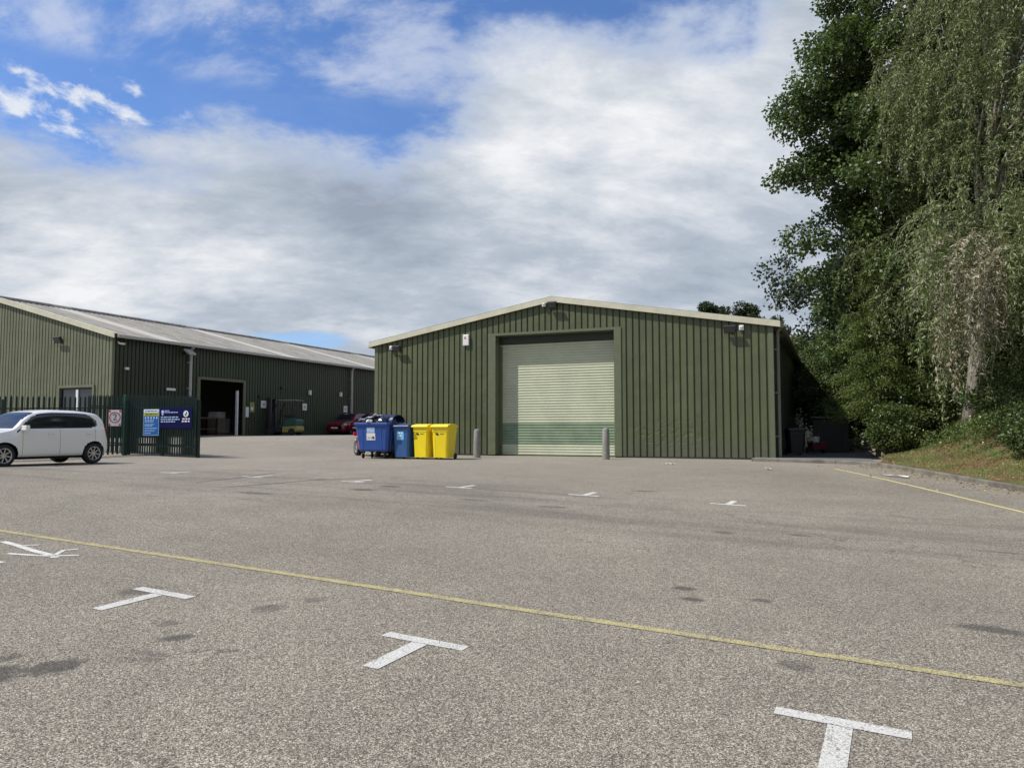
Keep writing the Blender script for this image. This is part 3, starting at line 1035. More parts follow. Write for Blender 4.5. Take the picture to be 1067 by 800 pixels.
b.box((-.05, -.014, (LF + LE) / 2), (.14, .012, LE - LF)); b.box((.016, .06, (LF + LE) / 2), (.012, .14, LE - LF))
b.build('corner_flashing', M_CLAD_L, LU)
b = MB()
roof_slab(b, .25, -LW / 2, LE + .16 - .25 * lsl, LA + .16, -.1, LL, pitch=.30, amp=.035)
roof_slab(b, -LW - .25, -LW / 2, LE + .16 - .25 * lsl, LA + .16, -.1, LL, pitch=.30, amp=.035)
b.build('roof', M_ROOF, LU)
b = MB()
b.tube([(-LW / 2, -.12, LA + .20), (-LW / 2, LL, LA + .20)], .12, 8)
b.build('ridge_cap', M_ROOF, LU)
b = MB()
verge(b, .27, LE - .25 * lsl + .0, -LW / 2, LA + .0, -.14, h=.22)
verge(b, -LW - .27, LE - .25 * lsl + .0, -LW / 2, LA + .0, -.14, h=.22)
b.build('verge_trim', M_TRIM, LU)
b = MB(); b.box((.33, LL / 2, LE + .03), (.15, LL, .15)); b.build('gutter', M_PIPEL, LU, bevel=.03)
for yy, r_ in ((4.45, .075), (18.4, .075), (32, .07)):
    b = MB(); b.tube([(.14, yy, LF), (.14, yy, LE - .2)], r_, 10); b.tube([(.14, yy, LE - .2), (.32, yy, LE)], r_, 10)
    for zz in (2.2, 3.6, 4.9): b.box((.08, yy, zz), (.16, .2, .05))
    b.build('downpipe', M_PIPEL, LU)
# window
wf = MB()
wx0, wx1 = -WN[1], -WN[0]
wf.box(((wx0 + wx1) / 2, .03, WN[3] - .04), (wx1 - wx0, .08, .08)); wf.box(((wx0 + wx1) / 2, .03, WN[2] + .04), (wx1 - wx0, .08, .08))
for xx in (wx0 + .04, wx1 - .04): wf.box((xx, .028, (WN[2] + WN[3]) / 2), (.085, .078, WN[3] - WN[2] - .165))
w_ = wf.build('window', M_DARK, LU)
boxpart('mullion', M_UPVC, w_, ((wx0 + wx1) / 2 + .05, .02, (WN[2] + WN[3]) / 2), (.14, .06, WN[3] - WN[2] - .17))
boxpart('pane', M_GLASS, w_, ((wx0 + wx1) / 2, .055, (WN[2] + WN[3]) / 2), (wx1 - wx0 - .02, .012, WN[3] - WN[2] - .02))
b = MB()
b.box(((wx0 + wx1) / 2, -.03, WN[3] + .06), (wx1 - wx0 + .24, .05, .12)); b.box((wx0 - .07, -.03, (WN[2] + WN[3]) / 2), (.12, .05, WN[3] - WN[2])); b.box((wx1 + .07, -.03, (WN[2] + WN[3]) / 2), (.12, .05, WN[3] - WN[2]))
b.build('window_surround', M_CLAD_L, LU)
# doorway on the long side with its dim room
b = MB()
b.box((.03, DO[0] - .1, (LF + DO[3]) / 2), (.05, .2, DO[3] - LF + .2)); b.box((.03, DO[1] + .1, (LF + DO[3]) / 2), (.05, .2, DO[3] - LF + .2)); b.box((.03, (DO[0] + DO[1]) / 2, DO[3] + .05), (.05, DO[1] - DO[0], .14))
b.build('door_surround', M_TRIM_G, LU)
b = MB()
x0_, x1_, y0_, y1_, z0_, z1_ = -7.5, -.05, DO[0] - 2, DO[1] + 6, 1.18, 4.9
b.box((x0_, (y0_ + y1_) / 2, (z0_ + z1_) / 2), (.1, y1_ - y0_, z1_ - z0_)); b.box(((x0_ + x1_) / 2, y0_, (z0_ + z1_) / 2), (x1_ - x0_, .1, z1_ - z0_)); b.box(((x0_ + x1_) / 2, y1_, (z0_ + z1_) / 2), (x1_ - x0_, .1, z1_ - z0_))
b.box(((x0_ + x1_) / 2, (y0_ + y1_) / 2, z1_), (x1_ - x0_, y1_ - y0_, .1)); b.box(((x0_ + x1_) / 2, (y0_ + y1_) / 2, z0_), (x1_ - x0_, y1_ - y0_, .06))
b.build('inner_room', M_INT, LU)
boxpart('door_post', M_WHITEP, LU, (.0, DO[1] - .42, (1.2 + 3.65) / 2), (.12, .10, 2.45))
# notices and little lamps on the long wall
def notice(y, z, w, h, m, x=.03):
    return boxpart('notice', m, LU, (x, y, z), (.02, w, h))
notice(8.62, 2.50, .28, .56, M_SIGNW)
nt = notice(9.02, 2.78, .36, .56, mat('dull_lime', (.24, .27, .08), .5)); nt['label'] = 'pale yellow green notice by the doorway'
boxpart('pictogram', M_SIGNW, nt, (.045, 9.02, 2.70), (.012, .18, .18))
for y_, z_ in ((9.95, 2.97), (13.6, 2.92), (17.85, 2.90)):
    n_ = notice(y_, z_, .42, .42, M_SIGNW)
    boxpart('pictogram', M_PIPEL, n_, (.045, y_, z_), (.012, .16, .16))
for y_, z_ in ((14.04, 3.82), (17.23, 3.84)): boxpart('wall_lamp', M_WHITEP, LU, (.08, y_, z_), (.14, .2, .3), bevel=.03)
for y_, z_ in ((11.46, 3.99), (9.6, 3.4)): boxpart('sounder', M_BLACK, LU, (.06, y_, z_), (.1, .14, .16), bevel=.02)
boxpart('wall_lamp', M_WHITEP, LU, (.07, .75, 4.33), (.12, .18, .12), bevel=.02)
boxpart('notice', M_SIGNW, LU, (.03, 3.35, 3.5), (.02, .55, .12))
b = MB(); b.box((.12, .4, 5.45), (.1, .3, .09), ry=.3); b.box((.03, .3, 5.50), (.06, .08, .08)); b.build('camera_housing', M_WHITEP, LU, bevel=.01)
floodlight(LU, (-3.5, 0, 5.72), lamp_dx=.1, white=False, s=1.35, down=.45)
# lamp on the side wall, looking out along +X
h = MB(); h.box((.06, 4.15, 5.35), (.1, .12, .12)); h = h.build('floodlight', M_BLACK, LU)
b = MB(); b.box((.42, 4.1, 5.40), (.5, .42, .10), ry=.55); b.build('lamp_housing', M_PIPEL, h, bevel=.02)
b = MB(); b.box((.40, 4.1, 5.335), (.40, .34, .012), ry=.55); b.build('lamp_glass', M_LENS, h)


def at_long(x, y, z=None):
    c, s_ = math.cos(-AZ), math.sin(-AZ)
    wx, wy = -18.12 + x * c - y * s_, 34.2 + x * s_ + y * c
    return (wx, wy, G(wx, wy) if z is None else z)


def crate_stack(name, label, cat, loc, boxes):
    o = empty(name, loc, -AZ)
    tag(o, label, cat)
    return o


# things standing inside the open doorway
wb = tag(empty('workbench', at_long(-2.0, 7.0, 1.21), -AZ), 'brown timber workbench inside the open doorway of the long shed', 'workbench')
boxpart('bench_top', M_RUST, wb, (0, 0, .95), (.9, 2.4, .08), bevel=.01)
boxpart('shelf', M_RUST, wb, (0, 0, .35), (.8, 2.2, .05))
for sx in (-.36, .36):
    for sy in (-1.1, 1.1): boxpart('leg', M_DARK, wb, (sx, sy, .455), (.07, .07, .91))
cb = tag(empty('cabinet', at_long(-4.5, 8.6, 1.21), -AZ), 'tall dark cabinet standing at the back of the shed doorway', 'cabinet')
boxpart('carcass', M_BLACK, cb, (0, 0, 1.0), (.6, 1.3, 2.0), bevel=.01)
for sy in (-.32, .32):
    d_ = boxpart('door', M_DARK, cb, (.31, sy, 1.0), (.02, .6, 1.9), bevel=.005); boxpart('handle', M_RIM, d_, (.335, sy * .25, 1.05), (.03, .02, .16))
pl_ = tag(empty('pallet_box', at_long(-2.6, 9.2, 1.21), -AZ), 'grey cardboard carton on a pallet behind the white door post', 'box')
boxpart('pallet', M_RUST, pl_, (0, 0, .07), (1.1, 1.1, .12)); boxpart('carton', M_INT, pl_, (0, 0, .55), (.9, .9, .8), bevel=.01)
boxpart('tape', M_PIPEL, pl_, (.451, 0, .55), (.006, .08, .78))
boxpart('carton', M_WHITEP, pl_, (.0, -.1, 1.15), (.7, .6, .36), bevel=.01)


# ------------------------------------------------------------------ palisade fence
def pale(b, x, y, z0, h, ux, uy, w=.066):
    """one W-section pale with a split pointed head"""
    nx, ny = -uy, ux
    sec = [(-w / 2, 0), (-w / 6, .016), (0, .006), (w / 6, .016), (w / 2, 0)]
    def P(s, d, z): return (x + ux * s + nx * d, y + uy * s + ny * d, z)
    tops = [h - .07, h - .03, h, h - .03, h - .07]
    vs = [P(s, d, z0) for s, d in sec] + [P(s, d, z0 + t) for (s, d), t in zip(sec, tops)]
    vs += [P(s, d - .004, z0) for s, d in sec] + [P(s, d - .004, z0 + t) for (s, d), t in zip(sec, tops)]
    fs = [(i, i + 1, 6 + i, 5 + i) for i in range(4)] + [(10 + i, 15 + i, 16 + i, 11 + i) for i in range(4)] + [(5 + i, 6 + i, 16 + i, 15 + i) for i in range(4)] + [(0, 5, 15, 10), (4, 14, 19, 9)]
    b.add(vs, fs)


def fence(label, pts, h=2.05, pitch=.152, group=None, name='palisade_fence', lift=.04, posts=True):
    o = empty(name, (pts[0][0], pts[0][1], 0))
    tag(o, label, 'fence', group)
    ox, oy = pts[0]
    pb, rb = MB(), []
    for a, c in zip(pts[:-1], pts[1:]):
        L = math.dist(a, c); ux, uy = (c[0] - a[0]) / L, (c[1] - a[1]) / L
        n = int(L / pitch)
        for i in range(n):
            s = (i + .5) * L / n
            x, y = a[0] + ux * s, a[1] + uy * s
            pale(pb, x - ox, y - oy, G(x, y) + lift, h + random.uniform(-.008, .008), ux, uy)
        nxx, nyy = uy * .03, -ux * .03
        for hz in (.35, h - .38):
            r = MB()
            r.tube([(a[0] - ox + nxx * -1, a[1] - oy - nyy, G(*a) + hz), (c[0] - ox - nxx, c[1] - oy - nyy, G(*c) + hz)], .03, 4)
            rb.append(r)
        if posts:
            np_ = max(1, int(round(L / 2.75)))
            for i in range(np_ + 1):
                x, y = a[0] + ux * L * i / np_, a[1] + uy * L * i / np_
                q = MB(); q.box((x - ox - nxx * 2.6, y - oy - nyy * 2.6, G(x, y) + h / 2 - .1), (.09, .09, h), rz=math.atan2(uy, ux))
                q.build('post', M_FENCE, o)
    pb.build('pales', M_FENCE, o)
    for r in rb: r.build('rail', M_FENCE, o)
    return o


fence('dark green palisade fence running behind the white car', [(-13.25, 26.0), (-15.6, 23.2), (-18.2, 20.1), (-21.0, 16.8)], h=1.98)
fence('dark green palisade gate section carrying the blue signs', [(-13.2, 26.05), (-11.8, 25.57), (-10.42, 25.1)], h=2.02, pitch=.104)
fence('sliding palisade gate leaf parked just behind the signed section', [(-15.2, 27.15), (-12.0, 26.1), (-10.62, 25.62)], h=2.02, pitch=.097, name='sliding_gate', posts=False)

# gate post, brighter, taller
gp = boxpart('gate_post', mat('mid_green_post', (0.015, 0.075, 0.05), .4), None, (-13.22, 25.88, G(-13.22, 25.88) + 1.03), (.075, .075, 2.06), bevel=.01)
tag(gp, 'square mid green gate post between the two fence runs', 'post')


def sign(name, label, c, rz, w, h, m, back=.018):
    o = empty(name, c, rz)
    tag(o, label, 'sign')
    b = MB(); b.box((0, 0, 0), (w, back, h)); b.build('panel', m, o, bevel=.004)
    return o


def words(parent, x0, x1, z, h, m, y=-.0125, seed=0, name='lettering'):
    """row of tiny word-length strokes, as unreadable as in the photograph"""
    rnd = random.Random(seed); b = MB(); x = x0
    while x < x1:
        w = min(rnd.uniform(.05, .14), x1 - x)
        if w > .015: b.box((x + w / 2, y, z), (w, .004, h))
        x += w + h * .8
    return b.build(name, m, parent)


def on_fence(s, z, off=.06):
    """point on the signed section: s metres from its left end"""
    ux, uy = .946, -.325
    return (-13.2 + ux * s + uy * off * 1.0, 26.05 + uy * s - ux * off, z)


FR = math.atan2(-.325, .946)
# safety notice, light blue with white and lime head
s1 = sign('notice_board', 'upright blue notice board with a white and lime heading on the fence', on_fence(1.10, 1.76), FR, .66, .88, M_SIGNB)
boxpart('heading_white', M_SIGNW, s1, (0, -.012, .385), (.62, .008, .10)); words(s1, -.26, .26, .385, .03, M_SIGNB, -.018, 1)
boxpart('heading_lime', M_SIGNY, s1, (0, -.012, .27), (.62, .008, .115)); words(s1, -.26, .26, .27, .03, M_SIGNN, -.018, 2)
for i in range(5):
    b = MB(); b.lathe([(0.0001, 0), (.035, 0), (.035, .006), (.0001, .006)], 12, 'Y', (-.24 + i * .12, -.017, .15)); b.build('pictogram', M_SIGNP, s1)
for i, (z_, xe) in enumerate(((.07, .12), (.02, .1), (-.07, .14), (-.12, .08), (-.2, .26), (-.28, .18), (-.36, .0))):
    words(s1, -.27, xe, z_, .022, M_SIGNP, -.012, 10 + i)
b = MB()
b.box((0, -.011, .435), (.66, .006, .012)); b.box((0, -.011, -.435), (.66, .006, .012)); b.box((.326, -.011, 0), (.01, .006, .86)); b.box((-.326, -.011, 0), (.01, .006, .86)); b.build('border', M_SIGNP, s1)
# site sign, navy
s2 = sign('site_sign', 'wide navy site sign with crest and round white symbol at the fence end', on_fence(2.13, 1.91), FR, 1.34, .70, M_SIGNN)
b = MB(); b.lathe([(.0001, 0), (.055, 0), (.055, .006), (.0001, .006)], 16, 'Y', (-.55, -.016, .20)); b.box((-.55, -.0125, .12), (.06, .005, .07)); b.build('crest', M_SIGNP, s2)
words(s2, -.47, -.28, .235, .025, M_SIGNP, -.0125, 30); words(s2, -.47, .08, .18, .03, M_SIGNP, -.0125, 31)
for i, z_ in enumerate((.02, -.055, -.13)): words(s2, -.62, (.1, .16, -.02)[i], z_, .034, M_SIGNP, -.0125, 40 + i)
b = MB(); b.lathe([(.0001, 0), (.105, 0), (.105, .006), (.0001, .006)], 24, 'Y', (.42, -.016, .13)); b.build('round_symbol', M_SIGNW, s2)
b = MB(); b.box((.43, -.020, .13), (.032, .006, .12), ry=.35); b.box((.40, -.020, .10), (.04, .006, .03)); b.build('symbol_stroke', M_SIGNN, s2)
words(s2, .28, .58, -.04, .045, M_SIGNW, -.0125, 50); words(s2, .26, .58, -.12, .05, M_SIGNW, -.0125, 51)
# small sign with a black 2 in a red ring
dirA = math.atan2(26.0 - 23.2, -13.25 + 15.6)
s3 = sign('number_sign', 'small white sign with a black number 2 in a red ring', (-13.21, 25.25, 1.90), R(5), .40, .53, M_SIGNW)
b = MB(); b.lathe([(.150, 0), (.185, 0), (.185, .006), (.150, .006), (.150, 0)], 28, 'Y', (0, -.016, .02)); b.build('red_ring', M_RED, s3)
for sx, sz in ((-1, -1), (1, -1), (-1, 1), (1, 1)): boxpart('red_corner', M_RED, s3, (sx * .165, -.0115, sz * .225), (.06, .005, .07))
text_mesh('numeral', '2', .30, M_BLACK, s3, Matrix.Translation((0, -.015, .02)) @ Matrix.Rotation(R(90), 4, 'X'))


# ------------------------------------------------------------------ cars
def catm(xs, ys, q):
    """smooth monotone-ish interpolation (cosine-free hermite)"""
    xs = np.array(xs, float); ys = np.array(ys, float); q = np.asarray(q, float)
    h = np.diff(xs); dl = np.diff(ys) / h
    mm = np.zeros(len(xs)); mm[0] = dl[0]; mm[-1] = dl[-1]
    for i in range(1, len(xs) - 1):
        mm[i] = 0 if dl[i - 1] * dl[i] <= 0 else 2 * dl[i - 1] * dl[i] / (dl[i - 1] + dl[i])
    i = np.clip(np.searchsorted(xs, q) - 1, 0, len(xs) - 2)
    t = (q - xs[i]) / h[i]
    return (2 * t**3 - 3 * t**2 + 1) * ys[i] + (t**3 - 2 * t**2 + t) * h[i] * mm[i] + (-2 * t**3 + 3 * t**2) * ys[i + 1] + (t**3 - t**2) * h[i] * mm[i + 1]


def car(label, loc, ang, paint, L=3.54, H=1.48, Wd=1.64, r=.285, fo=.60, wbase=2.42, cat='car', spokes=8, group=None):
    """hatchback, nose towards local +x; ang is the heading of the nose"""
    root = empty('parked_car', loc, ang)
    tag(root, label, cat, group)
    zt_t = [0, .008, .03, .08, .15, .215, .24, .31, .39, .45, .55, .72, .85, .905, .94, .962, .978, .99, 1.0]
    zt_z = [.40, .47, .515, .555, .595, .63, .65, .81, .945, .978, 1.0, .995, .965, .935, .84, .70, .60, .50, .40]
    wt = [0, .015, .04, .09, .16, .3, .6, .85, .93, .97, .99, 1.0]
    ww = [.30, .375, .425, .465, .49, .50, .50, .49, .47, .44, .41, .37]
    zb_t = [0, .03, .10, .9, .97, 1.0]
    zb_z = [.17, .145, .135, .135, .155, .20]
    N = 110
    t = np.concatenate([np.linspace(0, .06, 14)[:-1], np.linspace(.06, .93, N - 34), np.linspace(.93, 1, 22)[1:]])
    N = len(t)
    ztop = catm(zt_t, zt_z, t) * H; zbot = np.interp(t, zb_t, zb_z) * H; hw = catm(wt, ww, t) * Wd
    belt0 = .635 * H
    K = 52
    V3 = np.zeros((N, K, 3)); fr = np.zeros((N, K)); zb_arr = np.zeros(N)
    for i in range(N):
        zt, zb, w = ztop[i], zbot[i], hw[i]
        zB = min(belt0 + .03 * H * t[i], zb + (zt - zb) * .80)
        zb_arr[i] = zB
        up = zt - zB
        lean = min(1, up / (.36 * H))
        yb = [0, .70 * w, .90 * w, .975 * w, 1.0 * w, .992 * w, .965 * w, .945 * w]
        zz = [zb, zb, zb + .03, zb + .10, zb + (zB - zb) * .45, zb + (zB - zb) * .72, zB - .02, zB]
        yt = w * np.array([.945 - .085 * lean, .945 - .165 * lean, .945 - .235 * lean, .945 - .34 * lean, .40, 0])
        zu = zB + up * np.array([.42, .76, .90, .965, .993, 1.0])
        py_ = np.array(yb + list(yt)); pz_ = np.array(zz + list(zu))
        par = np.array([0, .10, .16, .22, .34, .44, .52, .54, .66, .76, .81, .86, .93, 1.0])
        q = np.linspace(0, 1, K)
        V3[i, :, 1] = catm(par, py_, q); V3[i, :, 2] = catm(par, pz_, q)
        V3[i, :, 0] = L / 2 - t[i] * L
        # nose and tail bow out in plan
        if t[i] < .06: V3[i, :, 0] -= (V3[i, :, 1] / (Wd / 2)) ** 2 * .05 * (1 - t[i] / .06)
        fr[i] = (V3[i, :, 2] - zB) / max(up, .02)
    xw = [L / 2 - fo, L / 2 - fo - wbase]
    for x_ in xw:
        dx_ = V3[:, :, 0] - x_; dz_ = V3[:, :, 2] - r; ds = np.hypot(dx_, dz_); ra = r + .055
        near = (abs(ds - ra) < .024) & (V3[:, :, 1] > .45 * hw[:, None])
        V3[:, :, 0] = np.where(near, x_ + dx_ / ds * ra, V3[:, :, 0]); V3[:, :, 2] = np.where(near, r + dz_ / ds * ra, V3[:, :, 2])
    sets = {'body': [], 'window': [], 'trim': []}
    def cls(i, k):
        tm = (t[i] + t[min(i + 1, N - 1)]) / 2
        c = V3[i:i + 2, k:k + 2].reshape(-1, 3).mean(0)
        f = fr[i:i + 2, k:k + 2].mean(); w = hw[i]
        x, y, z = c
        for x_ in xw:
            if (x - x_) ** 2 + (z - r) ** 2 < (r + .055) ** 2 and y > .5 * w: return None
        zt = ztop[i]
        if .262 < tm < .885 and f > .04 and y > .66 * w:
            lim = zt - .085
            # raked A pillar and rounded rear corner
            if tm < .45: lim = min(lim, belt0 + (tm - .262) / .17 * .37 * H)
            if tm > .80: lim = min(lim, zt - .085 - ((tm - .80) / .085) ** 2 * .16)
            lo = .04 + max(0, (tm - .83) * 2.0)
            if z < lim and f > lo and f < .86:
                return 'window'
        if .246 < tm < .395 and y < (.80 - .06) * w and f > .55 and (k / (K - 1)) > .80: return 'window'
        if .912 < tm < .960 and y < .66 * w and (k / (K - 1)) > .80: return 'window'
        if z < zbot[i] + .045 and .1 < tm < .95 and y > .4 * w: return 'trim'
        return 'body'
    for i in range(N - 1):
        for k in range(K - 1):
            c = cls(i, k)
            if c: sets[c].append((i, k))
    mats_ = {'body': paint, 'window': M_GLASS, 'trim': M_BLACK}
    for nm, cells in sets.items():
        bb = MB(); idx = {}
        def vid(i, k, s):
            key = (i, k, s if 0 < k < K - 1 else 1)
            if key not in idx:
                p = V3[i, k]; idx[key] = len(bb.v); bb.v.append((float(p[0]), float(p[1] * key[2]), float(p[2])))
            return idx[key]
        for i, k in cells:
            for s in (1, -1):
                q = [vid(i, k, s), vid(i + 1, k, s), vid(i + 1, k + 1, s), vid(i, k + 1, s)]
                q = list(dict.fromkeys(q))
                bb.f.append(tuple(q if s == -1 else q[::-1]))
        if nm == 'body':
            for i in (0, N - 1):
                ring = [vid(i, k, 1) for k in range(K)] + [vid(i, k, -1) for k in range(K - 2, 0, -1)]
                bb.f.append(tuple(ring))
        bb.build('sill_trim' if nm == 'trim' else nm, mats_[nm], root, smooth=True)
    # dark underbody
    boxpart('underbody', M_BLACK, root, (0, 0, .40), (L * .86, Wd * .66, .46))
    # seams
    for ts in (.292, .565, .86):
        i = int(np.argmin(abs(t - ts)))
        ks = [k for k in range(K) if V3[i, k, 2] < zb_arr[i] and V3[i, k, 1] > .93 * hw[i] and min(math.hypot(V3[i, k, 0] - x_, V3[i, k, 2] - r) for x_ in xw) > r + .06]
        for s in (1, -1):
            if len(ks) > 2:
                sm = MB(); sm.tube([(V3[i, k, 0], s * (V3[i, k, 1] + .0), V3[i, k, 2]) for k in ks], .0035, 4); sm.build('door_seam', M_DARK, root)
    yo = float(np.interp(.5, t, hw))
    for s in (1, -1):
        for ts in (.50, .80):
            i = int(np.argmin(abs(t - ts)))
            boxpart('door_handle', paint, root, (V3[i, 0, 0], s * (yo + .008), .545 * H + .03), (.17, .03, .035), bevel=.01)
        i = int(np.argmin(abs(t - .295)))
        mb_ = MB(); mb_.box((V3[i, 0, 0], s * (yo + .10), .665 * H), (.11, .20, .13)); mb_.box((V3[i, 0, 0] + .01, s * (yo + .0), .645 * H), (.07, .12, .04))
        mb_.build('wing_mirror', paint, root, bevel=.045, seg=4)
        # head and tail lamps
        i = int(np.argmin(abs(t - .045)))
        hb = MB(); hb.box((V3[i, 0, 0] - .02, s * (hw[i] - .10), .445 * H), (.24, .20, .15), rz=-s * .45)
        hl = hb.build('headlight', mat('headlight_glass', (.55, .58, .60), .1, 0, .8), root, bevel=.05, seg=3)
        i = int(np.argmin(abs(t - .972)))
        hb = MB(); hb.box((V3[i, 0, 0] - .02, s * (hw[i] - .12), .56 * H), (.05, .14, .30)); hb.build('tail_light', mat('tail_light_red', (.30, .01, .01), .15), root, bevel=.03, seg=3)
    boxpart('grille', M_BLACK, root, (L / 2 - .015, 0, .25 * H), (.05, Wd * .50, .12), bevel=.02)
    boxpart('number_plate', M_SIGNW, root, (L / 2 + .016, 0, .31 * H), (.012, .50, .11))
    boxpart('number_plate', mat('plate_yellow', (.6, .45, .05), .4), root, (-L / 2 - .008, 0, .33 * H), (.012, .50, .11))
    # wheels
    for x_ in xw:
        for s in (1, -1):
            y_ = s * (Wd / 2 - .115)
            tb = MB()
            tb.lathe([(r * .66, -.085), (r * .90, -.095), (r * .985, -.075), (r, -.04), (r, .04), (r * .985, .075), (r * .90, .095), (r * .66, .085), (r * .66, -.085)], 32, 'Y')
            ty = tb.build('tyre', M_RUBBER, None, smooth=True)
            wheel = tb2 = MB()
            tb2.lathe([(r * .67, .07 * s), (r * .67, .092 * s), (r * .61, .088 * s), (r * .60, .03 * s), (r * .67, .07 * s)], 32, 'Y')
            tb2.lathe([(.0001, .070 * s), (.05, .070 * s), (.058, .045 * s)], 16, 'Y')
            for q in range(spokes):
                a = q * 2 * math.pi / spokes + .2
                tb2.box((math.cos(a) * r * .35, .058 * s, math.sin(a) * r * .35), (r * .56, .022, .030), ry=-a)
            wh = tb2.build('wheel', M_RIM, root)
            wh.location = (x_, y_, r)
            ty.name = 'tyre'; ty.parent = wh
            db = MB(); db.lathe([(.0001, .01 * s), (r * .61, .01 * s), (r * .61, -.02 * s)], 20, 'Y')
            db.build('brake_disc', M_DARK, wh)
    return root


M_CARW = mat('white_car_paint', (0.82, 0.81, 0.76), 0.25, 0, .5, coat=.6)
M_CARR = mat('bright_red_car_paint', (0.52, 0.012, 0.015), 0.22, 0, .5, coat=.6)
M_CARM = mat('dark_red_car_paint', (0.24, 0.010, 0.016), 0.25, 0, .5, coat=.6)
M_CARM2 = mat('deep_red_car_paint', (0.30, 0.012, 0.02), 0.25, 0, .5, coat=.6)


def put_car(label, rear, ang, paint, **kw):
    """rear = ground point under the rear axle centre"""
    L = kw.get('L', 3.54); fo = kw.get('fo', .60); wb_ = kw.get('wbase', 2.42)
    back = L / 2 - fo - wb_           # local x of the rear axle
    d = (math.cos(ang), math.sin(ang))
    c = (rear[0] - d[0] * back, rear[1] - d[1] * back)
    return car(label, (c[0], c[1], G(*c)), ang, paint, **kw)


# heading: nose towards lower left of the car park
CH = math.atan2(-.90, -.435)
# rear axle centre lies half a track behind the near-side wheel
nrm = (math.cos(CH + math.pi / 2), math.sin(CH + math.pi / 2))
put_car('small white hatchback parked by the fence at the left edge', (-11.76 - nrm[0] * .70, 21.3 - nrm[1] * .70), CH, M_CARW)
put_car('bright red hatchback mostly hidden behind the big blue bin', (-4.16, 26.80), math.atan2(.88, -.475), M_CARR, L=3.15, H=1.20, Wd=1.50, fo=.5, wbase=2.15, r=.29, spokes=10)
put_car('dark red hatchback parked nose out beside the long green wall', (-10.15, 51.6), math.atan2(-.93, -.37), M_CARM, L=3.9, H=1.44, Wd=1.72, fo=.75, wbase=2.5, r=.30)
put_car('deep red hatchback beside the darker one in the far yard', (-8.0, 50.2), math.atan2(-.84, -.54), M_CARM2, L=3.9, H=1.44, Wd=1.72, fo=.75, wbase=2.5, r=.30)


# ------------------------------------------------------------------ forklift
fk = tag(empty('forklift', (-13.15, 43.7, G(-12.9, 43.9)), math.atan2(.15, -1)), 'yellow and green forklift truck with dark mast parked against the long green wall', 'forklift')
# nose (mast) towards local +x
M_FY = mat('forklift_yellow', (.36, .28, .06), .5, noise=.1); M_FG = mat('forklift_green', (.02, .085, .062), .45, noise=.1)
b = MB(); b.prism([(-.95, .18), (-.15, .18), (-.15, .50), (-1.0, .54), (-1.05, .3)], -.52, .52); b.build('counterweight', M_FY, fk, bevel=.03)
b = MB(); b.prism([(-.045, .18), (.35, .18), (.50, .30), (.48, .52), (-.045, .50)], -.44, .44); b.build('chassis', M_BLACK, fk, bevel=.03)
b = MB(); b.prism([(-1.0, .55), (-.22, .52), (-.20, .70), (-.30, .92), (-.9, .95), (-1.02, .85)], -.5, .5); b.build('battery_cover', M_FG, fk, bevel=.04)
b = MB(); b.box((-.35, 0, 1.10), (.5, .48, .12)); b.box((-.62, 0, 1.36), (.12, .46, .50), ry=-.15); b.build('seat', M_BLACK, fk, bevel=.04)
b = MB(); b.tube([(.35, 0, .55), (.18, 0, 1.12)], .04, 8); b.lathe([(.15, -.012), (.18, 0), (.15, .012)], 16, 'Z', (.16, 0, 1.16)); b.build('steering_column', M_BLACK, fk)
for s in (-1, 1):
    b = MB(); b.tube([(.42, s * .47, .55), (.40, s * .47, 1.35), (.10, s * .45, 1.98)], .032, 6); b.build('guard_post', M_BLACK, fk); b = MB(); b.tube([(-.92, s * .45, 1.0), (-.90, s * .45, 1.98)], .03, 6); b.build('guard_post', M_BLACK, fk)
b = MB()
for s in (-.45, .45): b.tube([(.14, s, 2.0), (-.98, s, 2.0)], .035, 6)
for i in range(7): b.tube([(.12 - i * .17, -.45, 2.01), (.12 - i * .17, .45, 2.01)], .02, 6)
b.build('overhead_guard', M_PIPE, fk)
for s in (-1, 1):
    b = MB(); b.box((.70, s * .30, 1.10), (.15, .12, 2.1)); b.box((.80, s * .23, 1.12), (.10, .08, 2.06)); b.build('mast_rail', M_BLACK, fk)
b = MB()
for z_ in (.4, 1.2, 2.1): b.box((.745, 0, z_), (.05, .68, .08))
b.tube([(.745, 0, .2), (.745, 0, 1.9)], .045, 8)
b.build('mast_crossbar', M_BLACK, fk)
b = MB(); b.box((.88, 0, .35), (.05, .85, .08)); b.box((.88, 0, .75), (.05, .85, .08))
for i in range(6): b.box((.885, -.4 + i * .16, .95), (.03, .03, .8))
b.build('load_backrest', M_BLACK, fk)
for s in (-1, 1):
    b = MB(); b.box((1.45, s * .25, .10), (1.1, .12, .04)); b.box((.925, s * .25, .38), (.045, .12, .55)); b.build('fork', M_DARK, fk)
for x_, r_, s in ((.55, .26, 1), (.55, .26, -1), (-.72, .20, 1), (-.72, .20, -1)):
    b = MB(); b.lathe([(.0001, -.09), (r_ * .5, -.09), (r_ * .9, -.09), (r_, -.06), (r_, .06), (r_ * .9, .09), (.0001, .09)], 20, 'Y'); w_ = b.build('wheel', M_RUBBER, fk, loc=(x_, s * .47, r_)); b = MB(); b.lathe([(.0001, s * .095), (r_ * .5, s * .095)], 16, 'Y'); b.build('rim', M_DARK, w_)


